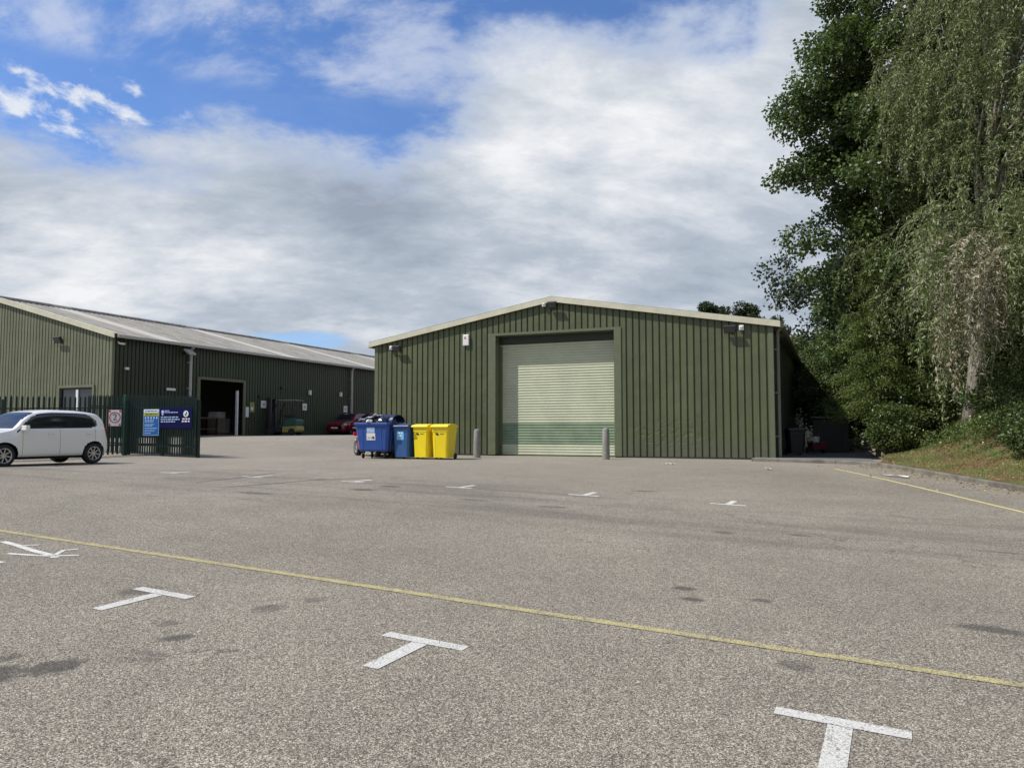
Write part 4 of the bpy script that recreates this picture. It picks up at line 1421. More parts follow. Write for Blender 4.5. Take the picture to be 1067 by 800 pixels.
# ------------------------------------------------------------------ bins
def wheelie(label, loc, rz, body_m, lid_m, w=.62, d=.74, h=1.12, sticker=None, group=None, name='wheelie_bin'):
    o = tag(empty(name, loc, rz), label, 'bin', group)
    b = MB()
    wb_, db_ = w * .86, d * .78
    zb, zt = .06, h * .91
    # body with a recessed lower rear for the wheels; front at -y
    lv = [(zb, wb_, db_, .04), (.30, wb_ * 1.03, db_ * 1.04, .03), (zt * .80, w * .96, d * .93, .01), (zt * .86, w * .97, d * .94, .01), (zt * .865, w * 1.0, d * .97, 0), (zt, w * 1.0, d * .97, 0)]
    vs = []; n = len(lv); rc = .05
    for z_, a, c, sh in lv:
        for sx, sy in ((-1, -1), (1, -1), (1, 1), (-1, 1)):
            k_ = [(rc, 0), (0, rc)] if (sx * sy < 0) else [(0, rc), (rc, 0)]
            for ax, ay in k_:
                vs.append((sx * (a / 2 - ax), sy * (c / 2 - ay) - sh * 0 - (d * .97 - c) * -.0 + (.02 if c < d * .9 else 0) * -1, z_))
    fs = [(i * 8 + k, i * 8 + (k + 1) % 8, (i + 1) * 8 + (k + 1) % 8, (i + 1) * 8 + k) for i in range(n - 1) for k in range(8)]
    fs.append(tuple(range(8))[::-1]); fs.append(tuple((n - 1) * 8 + k for k in range(8)))
    b.add(vs, fs)
    body = b.build('body', body_m, o, bevel=.012)
    for s in (-1, 1): boxpart('moulded_rib', body_m, body, (s * w * .30, -d * .425, h * .36), (.03, .03, h * .50), bevel=.008, rx=.045)
    # lid: domed and overhanging at the front
    b = MB()
    prof = [(-d * .55, zt + .0), (-d * .56, zt + .035), (-d * .50, zt + .075), (-d * .2, zt + .115), (d * .25, zt + .115), (d * .47, zt + .085), (d * .52, zt + .03), (d * .50, zt + .0)]
    vs = []
    for sx, k_ in ((-.535, 0), (-.50, 1), (.50, 1), (.535, 0)):
        for (yy, zz) in prof: vs.append((sx * w, yy * (1.0 if k_ else .985), zz if k_ else zt + (zz - zt) * .55))
    m_ = len(prof)
    fs = [(j * m_ + i, (j + 1) * m_ + i, (j + 1) * m_ + (i + 1) % m_, j * m_ + (i + 1) % m_) for j in range(3) for i in range(m_)] + [tuple(range(m_)), tuple(3 * m_ + i for i in range(m_))[::-1]]
    b.add(vs, fs)
    lid = b.build('lid', lid_m, o, bevel=.01)
    b = MB(); b.tube([(-w * .35, d * .53, zt + .05), (w * .35, d * .53, zt + .05)], .018, 8); b.build('handle', lid_m, lid)
    for s in (-1, 1):
        q = MB(); q.lathe([(.0001, -.03), (.085, -.03), (.10, -.018), (.10, .018), (.085, .03), (.0001, .03)], 20, 'Y')
        w_ = q.build('wheel', M_RUBBER, o, loc=(s * (w * .43), d * .37, .10)); w_.rotation_euler = (0, 0, R(90))
    b = MB(); b.tube([(-w * .42, d * .37, .10), (w * .42, d * .37, .10)], .012, 6); b.build('axle', M_DARK, o)
    return o


BR = -AZ
zb_ = lambda x, y: (x, y, G(x, y))
y1 = wheelie('bright yellow wheelie bin next to the slate blue bin, half in its shade', zb_(-2.84, 25.02), BR - .05, M_YEL, M_YEL, w=.60, h=1.13, group='yellow wheelie bins in front of the unit')
y2 = dup(y1, zb_(-2.20, 24.76), BR + .04, 'bright yellow wheelie bin at the right end of the bin row')
for y_ in (y1, y2):
    b = MB(); b.lathe([(.0001, 0), (.055, 0), (.055, .003), (.0001, .003)], 20, 'Y'); e1 = b.build('oval_logo', M_BLACK, y_, loc=(-.10, -.346, .82)); e1.scale = (1.25, 1, .70); e1.rotation_euler = (.0, .5, 0)
    words(y_, .0, .15, .82, .022, M_BLACK, -.346, 5, 'lettering')
bb_ = wheelie('slate blue wheelie bin with a pale blue label beside the big container', zb_(-3.50, 25.22), BR, M_BLUE2, M_NAVYLID, w=.62, d=.78, h=1.14, name='wheelie_bin')
lb = boxpart('label_panel', M_CYAN, bb_, (-.02, -.364, .78), (.26, .006, .31), rx=.045)
words(lb, -.11, .07, .85, .035, M_SIGNW, -.371, 61); words(lb, -.11, .07, .76, .035, M_SIGNW, -.367, 62)

# four-wheeled container
BC = tag(empty('waste_container', zb_(-4.47, 25.51), BR + .03), 'large blue four wheeled waste container overflowing with sheets and bags', 'bin')
b = MB()
lv = [(.24, 1.04, .74), (.30, 1.10, .80), (1.06, 1.28, .96), (1.10, 1.28, .96), (1.105, 1.38, 1.06), (1.19, 1.38, 1.06)]
for z0_i in range(len(lv) - 1):
    pass
vs = []
for z_, a, c in lv:
    for sx, sy in ((-1, -1), (1, -1), (1, 1), (-1, 1)):
        k_ = [(.07, 0), (0, .07)] if (sx * sy < 0) else [(0, .07), (.07, 0)]
        for ax, ay in k_: vs.append((sx * (a / 2 - ax), sy * (c / 2 - ay), z_))
n = len(lv)
fs = [(i * 8 + k, i * 8 + (k + 1) % 8, (i + 1) * 8 + (k + 1) % 8, (i + 1) * 8 + k) for i in range(n - 1) for k in range(8)] + [tuple(range(8))[::-1], tuple((n - 1) * 8 + k for k in range(8))]
b.add(vs, fs)
body = b.build('body', M_BLUE, BC, bevel=.015)
for xx in (-.34, .36): boxpart('moulded_rib', M_BLUE, body, (xx, -.438, .66), (.035, .02, .70), bevel=.008, rx=.105)
for yy in (-.2, .2): boxpart('moulded_rib', M_BLUE, body, (.598, yy, .66), (.03, .035, .74), bevel=.01, ry=.118)
# lid thrown half back: a curved shell
b = MB()
pr = []
for i in range(11):
    a = math.pi * i / 10
    pr.append((.10 + .44 * math.cos(a), 1.20 + .26 * math.sin(a)))
vs = []
for xx in (-.05, .70):
    for (yy, zz) in pr: vs.append((xx, yy, zz))
    for (yy, zz) in pr[::-1]: vs.append((xx, (yy - .10) * .94 + .10, (zz - 1.20) * .9 + 1.20))
m_ = 22
b.add(vs, [(i, (i + 1) % m_, m_ + (i + 1) % m_, m_ + i) for i in range(m_)] + [tuple(range(m_))[::-1], tuple(range(m_, 2 * m_))])
b.build('lid', mat('dark_navy_lid', (.016, .028, .085), .35), BC, smooth=False, bevel=.01)
for sx, sy in ((-.42, -.28), (.42, -.28), (.42, .28), (-.42, .28)):
    b = MB(); b.box((sx, sy, .215), (.10, .10, .05)); b.box((sx - .03, sy, .14), (.012, .05, .16)); b.box((sx + .03, sy, .14), (.012, .05, .16))
    c_ = b.build('castor', M_DARK, BC)
    b = MB(); b.lathe([(.0001, -.02), (.07, -.02), (.085, 0), (.07, .02), (.0001, .02)], 18, 'Y'); w_ = b.build('wheel', M_RUBBER, c_, loc=(sx, sy, .085)); w_.rotation_euler = (0, 0, 1.57)
s_ = boxpart('label_panel', M_SIGNW, BC, (-.03, -.449, .73), (.33, .006, .24), rx=.105)
boxpart('label_panel', M_SIGNP, BC, (-.03, -.472, .95), (.30, .006, .16), rx=.105)
b = MB(); b.lathe([(.0001, 0), (.04, 0), (.04, .004), (.0001, .004)], 14, 'Y', (.06, -.458, .70)); b.build('drop_symbol', M_BLACK, s_)
words(s_, -.16, .0, .70, .05, M_PIPEL, -.452, 71)


def bag(name, label, cat, loc, s, m, seed, fold=.3):
    rnd = np.random.RandomState(seed)
    b = MB(); nu, nv = 18, 12; vs = []
    ph = rnd.uniform(0, 6, 8)
    for j in range(nv + 1):
        th_ = math.pi * j / nv
        for i in range(nu):
            a = 2 * math.pi * i / nu
            k_ = 1 + fold * (.35 * math.sin(3 * a + ph[0] + 2 * th_) + .25 * math.sin(5 * a + ph[1] - 3 * th_) + .2 * math.sin(4 * th_ + ph[2]) + .2 * rnd.uniform(-1, 1))
            vs.append((s[0] * k_ * math.sin(th_) * math.cos(a), s[1] * k_ * math.sin(th_) * math.sin(a), s[2] * k_ * math.cos(th_)))
    b.add(vs, [(j * nu + i, (j + 1) * nu + i, (j + 1) * nu + (i + 1) % nu, j * nu + (i + 1) % nu) for j in range(nv) for i in range(nu)])
    o = b.build(name, m, None, loc=loc)
    tag(o, label, cat)
    return o


zc = G(-4.47, 25.51)
bag('refuse_bag', 'dark blue refuse bag heaped in the left of the big blue container', 'bag', (-4.65, 25.46, zc + 1.22), (.34, .32, .14), mat('dark_bag_film', (.02, .03, .07), .25), 3)
bag('refuse_bag', 'crumpled brown and black bag sticking out of the middle of the big blue container', 'bag', (-4.37, 25.16, zc + 1.24), (.18, .16, .10), mat('brown_bag_film', (.09, .07, .05), .4), 5, .45)
bag('refuse_bag', 'navy refuse bag bulging out under the lid of the big blue container', 'bag', (-4.20, 25.22, zc + 1.21), (.36, .30, .20), mat('dark_bag_film', (.02, .03, .07), .25), 13)
M_FILM = mat('white_plastic_sheet', (.62, .66, .72), .3, noise=.1)
b = MB(); vs = []
for i in range(9):
    for j in range(5):
        vs.append((i * .085 - .34, j * .09 - .2, .05 * i / 2.2 + .03 * math.sin(i * 1.9 + j) + .02 * math.sin(j * 2.7 + i)))
b.add(vs, [(j + i * 5, j + 1 + i * 5, j + 1 + (i + 1) * 5, j + (i + 1) * 5) for i in range(8) for j in range(4)])
o = b.build('plastic_sheet', M_FILM, None, loc=(-4.71, 25.28, zc + 1.26)); o.rotation_euler = (0, 0, BR)
sm_ = o.modifiers.new('thick', 'SOLIDIFY'); sm_.thickness = .01
tag(o, 'white plastic sheet draped over the rubbish in the big blue container', 'plastic sheet')
bag('paper_ball', 'screwed up white paper at the front rim of the big blue container', 'paper', (-4.72, 25.09, zc + 1.24), (.11, .09, .05), M_WHITEP, 8, .4)

# ------------------------------------------------------------------ bollards
def bollard(label, loc, h):
    b = MB(); b.lathe([(.125, -.1), (.122, h * .5), (.105, h - .07), (.085, h - .02), (.04, h), (.0001, h + .002)], 24)
    o = b.build('bollard', M_CONC, None, smooth=True, loc=loc)
    tag(o, label, 'bollard', 'concrete bollards guarding the shutter')
bollard('grey concrete bollard left of the roller shutter', zb_(-1.20, 26.1), .98)
bollard('grey concrete bollard at the right end of the roller shutter', zb_(3.05, 24.7), 1.02)

# ------------------------------------------------------------------ odds by the right-hand side of the unit
sh_ = tag(empty('storage_shed', (13.55, 32.3, G(13.5, 32.3) + .02), -AZ), 'low dark green lean-to store in the shade beside the unit', 'shed')
boxpart('wall', M_CLAD_SHADE, sh_, (0, 0, .68), (1.35, 1.6, 1.36)); b = MB(); b.prism([(-.74, 1.43), (.74, 1.37), (.74, 1.42), (-.74, 1.49)], -.9, .9); b.build('roof', M_ROOF, sh_)
d_ = boxpart('door', M_DARKP, sh_, (.1, -.81, .64), (.8, .02, 1.2)); boxpart('handle', M_DARK, d_, (.4, -.83, .7), (.03, .03, .12))
wheelie('black wheelie bin in the shade against the side wall', (10.15, 27.3, G(10, 27.3) + .05), BR + .3, M_BLACK, M_BLACK, h=.92, w=.56, d=.70)
tr = tag(empty('hand_trolley', (11.75, 29.3, G(11.7, 29.3) + .03), BR + .5), 'red hand trolley with a white tub in the shade by the unit', 'trolley')
M_RED2 = mat('faded_red_paint', (.16, .02, .022), .6)
b = MB(); b.box((0, 0, .30), (.55, .50, .28)); b.build('tray', M_RED2, tr, bevel=.03)
b = MB(); b.tube([(-.22, .28, .3), (-.22, .42, .95), (.22, .42, .95), (.22, .28, .3)], .02, 6); b.build('handle', M_RED2, tr)
for s in (-1, 1):
    b = MB(); b.lathe([(.0001, -.03), (.11, -.03), (.13, 0), (.11, .03), (.0001, .03)], 16, 'Y'); w_ = b.build('wheel', M_RUBBER, tr, loc=(s * .31, .15, .13)); w_.rotation_euler = (0, 0, 1.57)
tb_ = MB(); tb_.lathe([(.0001, 0), (.11, 0), (.13, .22), (.12, .22), (.10, .02)], 18); tb_ = tb_.build('plastic_tub', M_WHITEP, None, loc=(11.70, 29.25, G(11.7, 29.3) + .475)); tag(tb_, 'small white tub sitting on the red hand trolley', 'tub')
dr = tag(empty('plastic_drum', (14.35, 33.2, G(14.3, 33) + .02)), 'pale blue plastic drum between the store and the rubble', 'drum')
b = MB(); b.lathe([(.0001, 0), (.24, 0), (.27, .06), (.27, .28), (.285, .30), (.27, .32), (.27, .55), (.285, .57), (.27, .59), (.26, .80), (.20, .84), (.0001, .84)], 24); b.build('drum_body', mat('pale_blue_plastic', (.10, .19, .27), .5), dr, smooth=True)
b = MB(); b.lathe([(.0001, .87), (.05, .87), (.05, .84)], 12, 'Z', (.1, 0, 0)); b.build('cap', M_BLACK, dr)
M_STONE = mat('rubble_stone', (.30, .25, .19), .95, noise=.35, nscale=4)
b = MB(); rr_ = random.Random(4)
for i in range(46):
    x, y = rr_.uniform(-.9, .9), rr_.uniform(-.6, .6); z_ = rr_.uniform(0, .95) * (1 - abs(x) * .7)
    s_ = rr_.uniform(.14, .30); b.box((x, y, z_), (s_, s_ * .8, s_ * .55), rr_.uniform(0, 3), rr_.uniform(-.4, .4), rr_.uniform(-.4, .4))
o = b.build('rubble_heap', M_STONE, None, bevel=.03, loc=(15.35, 32.8, BK(15.3, 32.8) - .15)); tag(o, 'heap of pale stone rubble at the foot of the bank', 'rubble', kind='stuff')

# ------------------------------------------------------------------ litter
def scrap(label, x, y, w, h, ang, lift=.0, m=M_SIGNW, crump=.03):
    b = MB(); rnd = random.Random(int(x * 100)); vs = []
    for i in range(6):
        for j in range(4):
            vs.append((i / 5 * w - w / 2, j / 3 * h - h / 2, rnd.uniform(.004, crump)))
    b.add(vs, [(j + i * 4, j + 1 + i * 4, j + 1 + (i + 1) * 4, j + (i + 1) * 4) for i in range(5) for j in range(3)])
    o = b.build('paper_scrap', m, None, loc=(x, y, G(x, y) + .006 + lift)); o.rotation_euler = (0, 0, ang); tag(o, label, 'litter')
scrap('crumpled white scrap of paper on the asphalt before the unit corner', 6.53, 19.4, .17, .12, .3, crump=.07)
scrap('flat white scrap lying left of the unit corner near the wall', 4.5, 21.6, .26, .14, -.5)
scrap('long torn white strip lying beside the kerb', 8.85, 17.6, .12, .75, .35, crump=.04)

# ------------------------------------------------------------------ vegetation
RS = np.random.RandomState(11)


def nrmz(a):
    return a / np.maximum(np.linalg.norm(a, axis=-1, keepdims=True), 1e-9)


def leaves(pos, direc, length, width, up=None, rs=RS, fold=.0, nper=4):
    """rhombus leaf at every pos, pointing along direc"""
    n = len(pos)
    d = nrmz(direc)
    r = rs.normal(size=(n, 3)) if up is None else up
    s = nrmz(np.cross(d, r))
    L = (length * rs.uniform(.7, 1.2, n))[:, None]; Wd = (width * rs.uniform(.75, 1.2, n))[:, None]
    nn = np.cross(s, d)
    tip = pos + d * L + nn * 0 
    a = pos; b_ = pos + d * L * .45 + s * Wd * .5; c_ = pos + d * L * .45 - s * Wd * .5
    return np.stack([a, b_, tip, c_], 1).reshape(-1, 3)


def limb_path(a, b_, sag=0.0, wob=.2, n=6, rs=RS):
    a = np.array(a, float); b_ = np.array(b_, float)
    L = np.linalg.norm(b_ - a)
    o1 = rs.normal(size=3) * wob * L * .25
    out = []
    for i in range(n + 1):
        t_ = i / n
        p = a + (b_ - a) * t_ + o1 * math.sin(math.pi * t_)
        p[2] += sag * L * math.sin(math.pi * t_)
        out.append(tuple(p))
    return out


def clump_crown(cs, rad, per, leafL, leafW, rs, droop=0.2, flat=.7, jitter=1.0):
    """leaves in clumps: cs (n,3) centres, rad (n) radii"""
    n = len(cs)
    per_i = np.maximum(20, (per * (rad / rad.mean()) ** 2)).astype(int)
    idx = np.repeat(np.arange(n), per_i)
    m_ = len(idx)
    v = nrmz(rs.normal(size=(m_, 3)))
    rr = rs.uniform(.25, 1, m_) ** .6
    off = v * (rr * rad[idx])[:, None]; off[:, 2] *= flat
    p = cs[idx] + off
    d = v * .7 + rs.normal(size=(m_, 3)) * .8 * jitter; d[:, 2] -= droop
    # leaf normal biased upwards/outwards so that lit clumps read light
    upv = v * .6 + rs.normal(size=(m_, 3)) * .55; upv[:, 2] += .6
    side_dir = nrmz(np.cross(nrmz(d), upv))
    return leaves(p, d, leafL, leafW, up=upv, rs=rs)


def shell_points(n, c, rad, rs, zlo=-1.0, inner=.35, bump=.18, narrow=None):
    """irregular ellipsoid; returns clump centres near its surface with some inside"""
    out = []
    ph = rs.uniform(0, 6.28, 6)
    while len(out) < n:
        v = rs.normal(size=3); v /= np.linalg.norm(v)
        if v[2] < zlo: continue
        az_ = math.atan2(v[1], v[0])
        k_ = 1 + bump * (math.sin(2 * az_ + ph[0] + 2 * v[2]) + .8 * math.sin(4 * az_ + ph[1] - 4 * v[2]) + .7 * math.sin(7 * v[2] + ph[2] + az_))
        r_ = (inner + (1 - inner) * rs.uniform() ** .5) * k_
        out.append((c[0] + v[0] * rad[0] * r_, c[1] + v[1] * rad[1] * r_, c[2] + v[2] * rad[2] * r_))
    return np.array(out)


def make_tree(name, label, base, h, r0, crown_c, crown_r, nclump, crad, per, lL, lW, m, seed, cat='tree', bump=.18, lean=(0, 0), droop=.2, extra=None, inner=.35, zlo=-1, group=None, nl=None, bark=None):
    rs = np.random.RandomState(seed)
    o = tag(empty(name, base), label, cat, group)
    bx_, by_, bz_ = base
    cc = np.array(crown_c) - np.array(base)
    cs = shell_points(nclump, cc, crown_r, rs, zlo, inner, bump)
    if extra is not None: cs = np.concatenate([cs, np.array(extra) - np.array(base)])
    cs = cs[cs[:, 2] > .25]
    rad = crad * rs.uniform(.55, 1.35, len(cs))
    tb_ = MB()
    top = (cc[0] * .6 + lean[0], cc[1] * .6 + lean[1], h)
    path = limb_path((0, 0, -.4), top, 0, .12, 9, rs)
    tb_.tube(path, [r0 * (1.25 if i == 0 else 1) * (1 - .85 * i / 9) for i in range(10)], 10)
    tb_.build('trunk', bark or M_BARK, o, smooth=True)
    lb_ = MB()
    pick = rs.choice(len(cs), min(len(cs), nl or 40), replace=False)
    P_ = np.array(path)
    for i in pick:
        q = cs[i]
        tz = max(.18, min(.92, (q[2] - .25 * math.hypot(q[0], q[1])) / h))
        a = P_[int(tz * 9)]
        L_ = np.linalg.norm(q - a)
        lb_.tube(limb_path(a, q, .10, .25, 5, rs), [max(.012, r0 * .38 * (1 - tz * .5) * (1 - .9 * k_ / 5)) for k_ in range(6)], 5)
    lb_.build('limbs', bark or M_BARK, o, smooth=True)
    lv_ = clump_crown(cs, rad, per, lL, lW, rs, droop)
    quads_mesh('crown', lv_, m, o)
    return o


ML_POP = leaf_mat('poplar_leaf', (.036, .068, .020), (.130, .175, .055), .25, .42, spec=.4)
ML_WIL = leaf_mat('willow_leaf', (.048, .070, .024), (.275, .31, .145), .20, .5, spec=.3)
ML_DEAD = leaf_mat('withered_willow_leaf', (.20, .175, .115), (.42, .385, .29), .2, .6)
ML_LARCH = leaf_mat('larch_needle', (.075, .115, .025), (.155, .20, .05), .32, .6)
ML_SHRUB = leaf_mat('shrub_leaf', (.040, .070, .018), (.125, .165, .05), .25, .45)
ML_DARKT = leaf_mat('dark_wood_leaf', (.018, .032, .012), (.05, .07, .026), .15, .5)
ML_BRAM = leaf_mat('bramble_leaf', (.035, .07, .018), (.115, .15, .045), .22, .45)
M_BARKP = M_BARK

# --- poplar: big dark rounded leaves, reaches over the roof of the unit
base = (15.2, 29.6, BK(15.2, 29.6))
limb_tips = []
rs = np.random.RandomState(3)
for (x, y, z_) in ((9.4, 28.0, 13.6), (9.0, 27.8, 10.8), (9.6, 28.0, 12.9), (9.2, 28, 11.2), (9.9, 28, 8.6), (10.3, 28.3, 14.5), (11.0, 28.5, 16.2), (11.3, 28.5, 18), (10.2, 28, 7.2), (10.6, 28, 6.0), (10.9, 28.5, 9.6), (10.3, 28.2, 11.9), (11.3, 28, 4.6)):
    for k_ in range(7):
        t_ = k_ / 7; x_ = x + .95; c0 = np.array((14.6, 28.2, z_ + .3))
        limb_tips.append(np.array((x_, y, z_)) * (1 - t_) + c0 * t_ + rs.normal(size=3) * .35 * (t_ + .3))
make_tree('poplar_tree', 'tall dark poplar leaning over the right end of the unit roof', base, 19.5, .30, (15.2, 27.6, 12.2), (3.7, 4.0, 9.6), 330, .74, 300, .135, .125, ML_POP, 21, extra=limb_tips, bump=.15, droop=.35, nl=70, inner=.4)


# --- willow: hanging strands of narrow silvery leaves
def willow(base, h, seed, label, centre, rad, nstr, fall):
    rs = np.random.RandomState(seed)
    o = tag(empty('willow_tree', base), label, 'tree')
    base = np.array(base); cc = np.array(centre) - base
    tb_ = MB(); path = limb_path((0, 0, -.4), (cc[0] * .35, cc[1] * .35, h * .82), 0, .12, 9, rs)
    tb_.tube(path, [.24 * (1.35 if i == 0 else 1) * (1 - .8 * i / 9) for i in range(10)], 12)
    tb_.build('trunk', M_BARK, o, smooth=True)
    P_ = np.array(path)
    lb_ = MB()
    ends = shell_points(nstr, cc, rad, rs, -.8, .55, .12)
    low = np.array([(rs.uniform(-3.6, 3.2), rs.uniform(-6.0, -3.6), rs.uniform(2.9, 6.0)) for _ in range(34)])
    ends = np.concatenate([ends, low])
    ends = ends[ends[:, 2] > 2.6]
    orig = np.concatenate([e_[None] + rs.normal(size=(21, 3)) * np.array((.40, .40, .34)) for e_ in ends])
    for i in rs.choice(len(orig), 80, replace=False):
        q = orig[i]; a = P_[int(np.clip((q[2] - 3.0) / h * 9, 2, 8))]
        lb_.tube(limb_path(a, q, .16, .2, 6, rs), [max(.010, .065 * (1 - k_ / 6.2)) for k_ in range(7)], 6)
    lb_.build('limbs', M_BARK, o, smooth=True)
    tw = MB(); live = []; dead = []
    for i, q in enumerate(orig):
        outv = q - cc; outv[2] = 0; outv = nrmz(outv)
        L = rs.uniform(.9, 2.0) * fall
        if q[2] < 6: L *= 1.25
        n = int(L / .020)
        t_ = np.linspace(0, 1, n)
        sway = rs.normal(size=2) * .16
        k0 = rs.uniform(.25, .6)
        x = q[0] + outv[0] * L * k0 * (1 - (1 - t_) ** 2) + sway[0] * t_ * L
        y = q[1] + outv[1] * L * k0 * (1 - (1 - t_) ** 2) + sway[1] * t_ * L
        z_ = q[2] + .12 * L * np.sin(t_ * 2) - L * .95 * t_ ** 1.6
        pts = np.stack([x, y, z_], 1) + rs.normal(size=(n, 3)) * .035
        tan = nrmz(np.gradient(pts, axis=0))
        d = tan * .9 + rs.normal(size=(n, 3)) * .42; d[:, 2] -= .35
        lf = leaves(pts, d, .145, .033, rs=rs)
        # the withered hank of branches low on the road side
        wx, wy, wz = q + base
        az_ = wx / wy; isdead = (.592 < az_ < .668) and (3.9 < wz < 6.5) and wy < centre[1] - 1.0 and rs.uniform() < .8
        (dead if isdead else live).append(lf)
        if i % 3 == 0 or isdead: tw.tube([tuple(pts[j]) for j in (0, n // 3, 2 * n // 3, n - 1)], [.008, .006, .004, .002], 3, cap=False)
    quads_mesh('crown', np.concatenate(live), ML_WIL, o)
    if dead: quads_mesh('withered_twigs', np.concatenate(dead), ML_DEAD, o)['label'] = 'withered pale brown hanging twigs'
    tw.build('twigs', mat('willow_twig', (.22, .19, .10), .7), o)
    return o


wb0 = (13.95, 23.2, BK(13.95, 23.2))
willow(wb0, 17.0, 5, 'big silvery green willow with hanging branches at the right edge', (16.6, 21.6, 11.4), (4.9, 5.2, 7.8), 225, 1.0)

# --- larch / feathery conifers in the gap
def feathery(base, h, rad, seed, label, m=ML_LARCH, dens=1.0, r0=.10):
    rs = np.random.RandomState(seed)
    o = tag(empty('larch_tree', base), label, 'tree')
    tb_ = MB(); path = limb_path((0, 0, -.3), (0, 0, h), 0, .05, 8, rs); tb_.tube(path, [r0 * (1 - .93 * i / 8) for i in range(9)], 8); tb_.build('trunk', M_BARK, o, smooth=True)
    lb_ = MB(); allp = []
    nb = int(70 * dens)
    for i in range(nb):
        z_ = h * (.20 + .78 * (i / nb)); a = i * 2.4 + rs.uniform(-.4, .4)
        L = rad * (1.05 - (z_ / h)) ** .75 * rs.uniform(.75, 1.2)
        tip = np.array((math.cos(a) * L, math.sin(a) * L, z_ - L * .18))
        pth = limb_path((0, 0, z_), tip, .10, .12, 5, rs)
        lb_.tube(pth, [.022 * (1 - .85 * k_ / 5) for k_ in range(6)], 4, cap=False)
        n = int(420 * L)
        t_ = rs.uniform(.12, 1, n)
        P_ = np.array(pth); j = np.clip((t_ * 5).astype(int), 0, 4); f = (t_ * 5 - j)[:, None]
        p = P_[j] * (1 - f) + P_[j + 1] * f
        p = p + rs.normal(size=(n, 3)) * np.array([.13, .13, .05]) * L ** .5
        p[:, 2] -= rs.uniform(0, .42, n) * (L / rad)
        d = rs.normal(size=(n, 3)) * .5; d[:, 2] -= .9; d += nrmz(tip)[None] * .5
        allp.append(leaves(p, d, .13, .028, rs=rs))
    lb_.build('limbs', M_BARK, o)
    quads_mesh('crown', np.concatenate(allp), m, o)
    return o


feathery((13.0, 27.0, BK(13.0, 27.0)), 7.6, 2.0, 31, 'bright green feathery larch beside the unit, pale thin trunk')
feathery((14.8, 27.6, BK(14.8, 27.6)), 9.0, 2.6, 32, 'taller larch with a mottled trunk between the unit and the willow', r0=.24)
feathery((16.3, 30.0, BK(16.3, 30)), 8.0, 2.3, 33, 'slim larch standing behind the mottled trunk', r0=.14, m=ML_SHRUB)
feathery((18.4, 27.5, BK(18.4, 27.5)), 8.5, 2.6, 34, 'shaded larch behind the willow on the far right', r0=.15, m=ML_SHRUB)

# --- shrubs under the trees
def shrub(name, label, x, y, w, h, seed, m=ML_SHRUB, n=26, per=330, lL=.085, lW=.065, cr=.42, on=BK, cat='shrub', group=None):
    z0 = on(x, y)
    rs = np.random.RandomState(seed)
    o = tag(empty(name, (x, y, z0)), label, cat, group)
    cs = shell_points(n, np.array((0, 0, h * .5)), (w, w, h * .55), rs, -.9, .3, .15); cs = cs[cs[:, 2] > .08]
    st = MB()
    for q in cs[:14]: st.tube(limb_path((q[0] * .1, q[1] * .1, -.1), q, .0, .2, 4, rs), [.022, .018, .014, .010, .006], 4)
    st.build('stems', M_BARK, o)
    quads_mesh('foliage', clump_crown(cs, cr * rs.uniform(.7, 1.3, len(cs)), per, lL, lW, rs, .15), m, o)
    return o


shrub('shrub', 'leafy green shrub at the shaded corner behind the drum', 14.9, 34.6, 1.7, 4.6, 41, n=60)
shrub('shrub', 'broad light green shrub at the foot of the bank by the rubble', 13.35, 26.6, 1.05, 2.5, 42, n=46)
shrub('shrub', 'dark shrub filling the gap behind the pale blue drum', 17.1, 37.2, 1.7, 3.6, 143, n=60, m=ML_DARKT, lL=.12, lW=.1, cr=.6)
shrub('shrub', 'tall dark shrub rising beside the side wall of the unit', 16.1, 38.0, 2.2, 6.2, 43, n=80, per=260, lL=.11, lW=.09, cr=.6)
shrub('shrub', 'round shrub under the larches left of the mottled trunk', 12.95, 25.4, .75, 1.5, 44, n=34)
shrub('shrub', 'dark low shrub between the two mottled trunks', 16.2, 27.0, 1.1, 1.6, 45, m=ML_DARKT, n=34)
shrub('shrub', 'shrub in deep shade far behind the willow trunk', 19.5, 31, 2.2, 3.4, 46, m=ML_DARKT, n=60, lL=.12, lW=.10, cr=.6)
shrub('shrub', 'leafy shrub growing around the willow foot', 15.0, 23.6, .9, 1.5, 47, m=ML_BRAM, n=36)
shrub('bramble_bush', 'sprawling bramble bush overhanging the kerb at the right edge', 12.1, 16.4, 1.25, 1.15, 48, m=ML_BRAM, n=56, per=300, lL=.075, lW=.055, cat='bush', cr=.36)
shrub('bramble_bush', 'tall bramble bush behind the first one at the right edge', 13.6, 18.9, 1.5, 2.0, 49, m=ML_BRAM, n=70, per=300, lL=.075, lW=.055, cat='bush', cr=.4)
shrub('bramble_bush', 'dark bramble bush under the willow crown', 15.6, 20.6, 1.6, 2.2, 50, m=ML_SHRUB, n=60, per=260, lL=.09, lW=.06, cat='bush', cr=.45)
shrub('bramble_bush', 'bramble bush nearest the viewer beyond the right edge', 11.9, 12.6, 1.3, 1.2, 51, m=ML_BRAM, n=40, per=220, lL=.08, lW=.055, cat='bush')
shrub('shrub', 'dark shrub closing the gap at the far right', 20.0, 25.5, 1.9, 3.2, 52, m=ML_DARKT, n=60, lL=.12, lW=.1, cr=.6)

